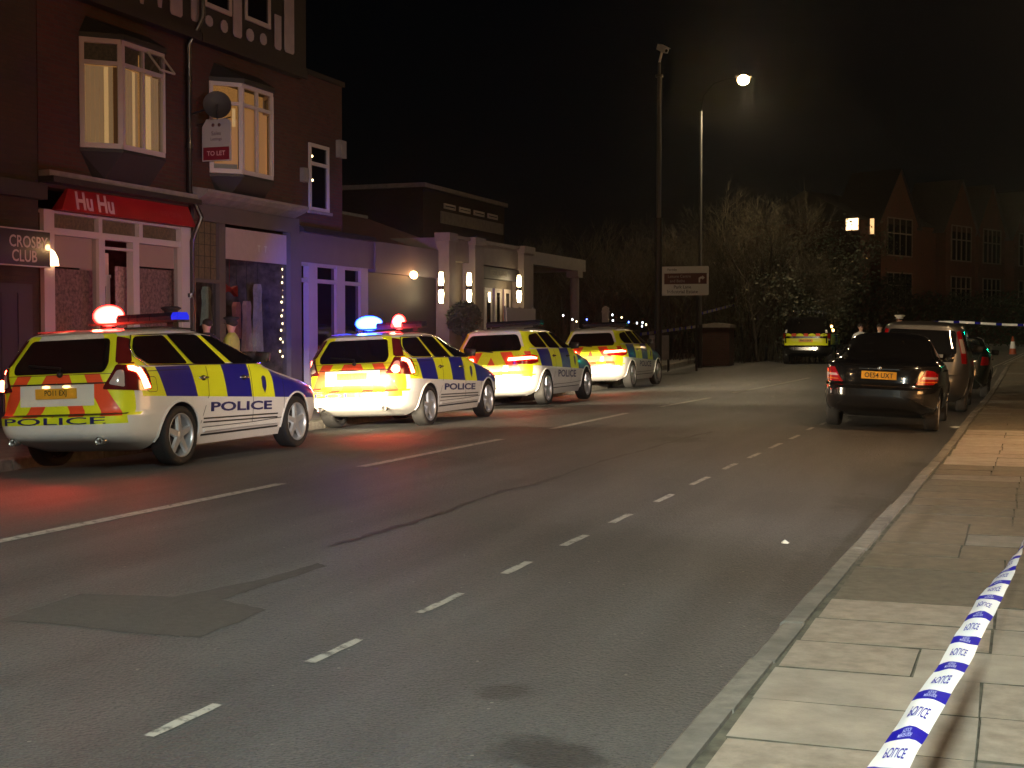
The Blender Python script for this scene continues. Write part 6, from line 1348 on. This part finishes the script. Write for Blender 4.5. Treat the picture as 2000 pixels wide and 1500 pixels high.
for c,pt,lx in ((c1,(20,962),0),(c2,(725,852),.15)):
    gx,gy=on_road(*pt); src=Vector(c.location)+Vector((lx*1.05,-.75,1.56)); dd=(Vector((gx,gy,0))-src); dd.x,dd.z=dd.x*cos(R(2.4))-dd.z*sin(R(2.4)),dd.z*cos(R(2.4))+dd.x*sin(R(2.4))
    spot(c,'rear_red_beam',(lx,-.75,1.60),tuple(dd.to_track_quat('-Z','Y').to_euler()),RL[4],(1,.045,.02),34,1,.12)
for c,lp,tg,col,en in ((c1,(-.4,.65,1.95),(225,575),(1,.05,.03),BB[0]),(c2,(-.4,.65,1.95),(690,575),(.03,.08,1),BB[1]),(c2,(.15,.65,1.95),(800,585),(1,.05,.05),BB[2])):
    Yt_,zt_=atX(*tg,XF); src=Vector(c.location)+Vector(lp); dd=Vector((XF,Yt_,zt_))-src
    spot(c,'beacon_halo_spot',lp,tuple(dd.to_track_quat('-Z','Y').to_euler()),en,col,44,1,.1)  # spots added to tint the wall behind, standing for the lamps' halo
for c,q,sg in ((c1,.93,-1),(c2,.80,1)):
    mb=MB(); p=WS.arc(q,.985,.02,sg); mb.ball(p,.075,M['tail_lit'],12,(1,.6,.9)); add_part(c,'fog_lamp',mb.mesh('fog_lamp'))
for c in (c1,c2):
    for s in (1,-1): spot(c,'tail_glow',(s*.86,-1.22,1.0),(R(-62),0,0),RL[3],(1,.05,.02),130,.8,.05)
s_,S=make_saloon(); place(s_,-2.10,24.2,-.08,0,2.4,1.05,'black coupe with plate OE54 UXT parked at the kerb, red tail lights',cat='car')
s_,S=make_mpv(); place(s_,-1.88,30.6,-.08,0,2.4,1.05,'silver people carrier parked directly beyond the black coupe',cat='car')
s_,S=make_hatch(); place(s_,-1.5,37.0,-.05,0,2.4,1,'dark green black hatchback with green glints, beyond the silver people carrier',cat='car')
x,_=atY(1573,700,56); s_,S=make_offroader(); place(s_,x,57.0,rise(57)-.06,0,0,1.06,'dark police off-roader with yellow tail panels at the end of the road')
# ------------------------------------------------------------------ sky
w=bpy.data.worlds.new('World'); sc.world=w; w.use_nodes=True; N=w.node_tree.nodes; L=w.node_tree.links; bg=N['Background']
sk=N.new('ShaderNodeTexSky'); sk.sky_type='NISHITA'; sk.sun_disc=False; sk.sun_elevation=R(SKY[0]); sk.sun_rotation=R(200); sk.air_density=1; sk.dust_density=1
L.new(sk.outputs[0],bg.inputs[0]); bg.inputs[1].default_value=SKY[1]
vs_=sc.view_settings; vs_.view_transform='Standard'; vs_.look='None'; vs_.exposure=EXPO; vs_.gamma=1
cy=sc.cycles; cy.use_denoising=True; cy.denoiser='OPENIMAGEDENOISE'; cy.max_bounces=6; cy.diffuse_bounces=2; cy.glossy_bounces=3; cy.transparent_max_bounces=12; cy.transmission_bounces=4; cy.sample_clamp_indirect=3; cy.use_light_tree=True; cy.caustics_reflective=False; cy.caustics_refractive=False

if HALO:
    m=bpy.data.materials.new('halo_volume_mat'); N,L=nodes(m); N.remove(N['Principled BSDF']); pv=N.new('ShaderNodeVolumePrincipled'); pv.inputs['Color'].default_value=(.9,.9,.9,1); pv.inputs['Density'].default_value=HALO[0]; pv.inputs['Anisotropy'].default_value=HALO[1]; L.new(pv.outputs[0],N['Material Output'].inputs['Volume'])
    mb=MB(); mb.box(-45,45,-25,150,-1.5,17,m); mb.build('halo_volume',kind='stuff'); cy.volume_bounces=0  # thin volume added only to give the lamps a halo
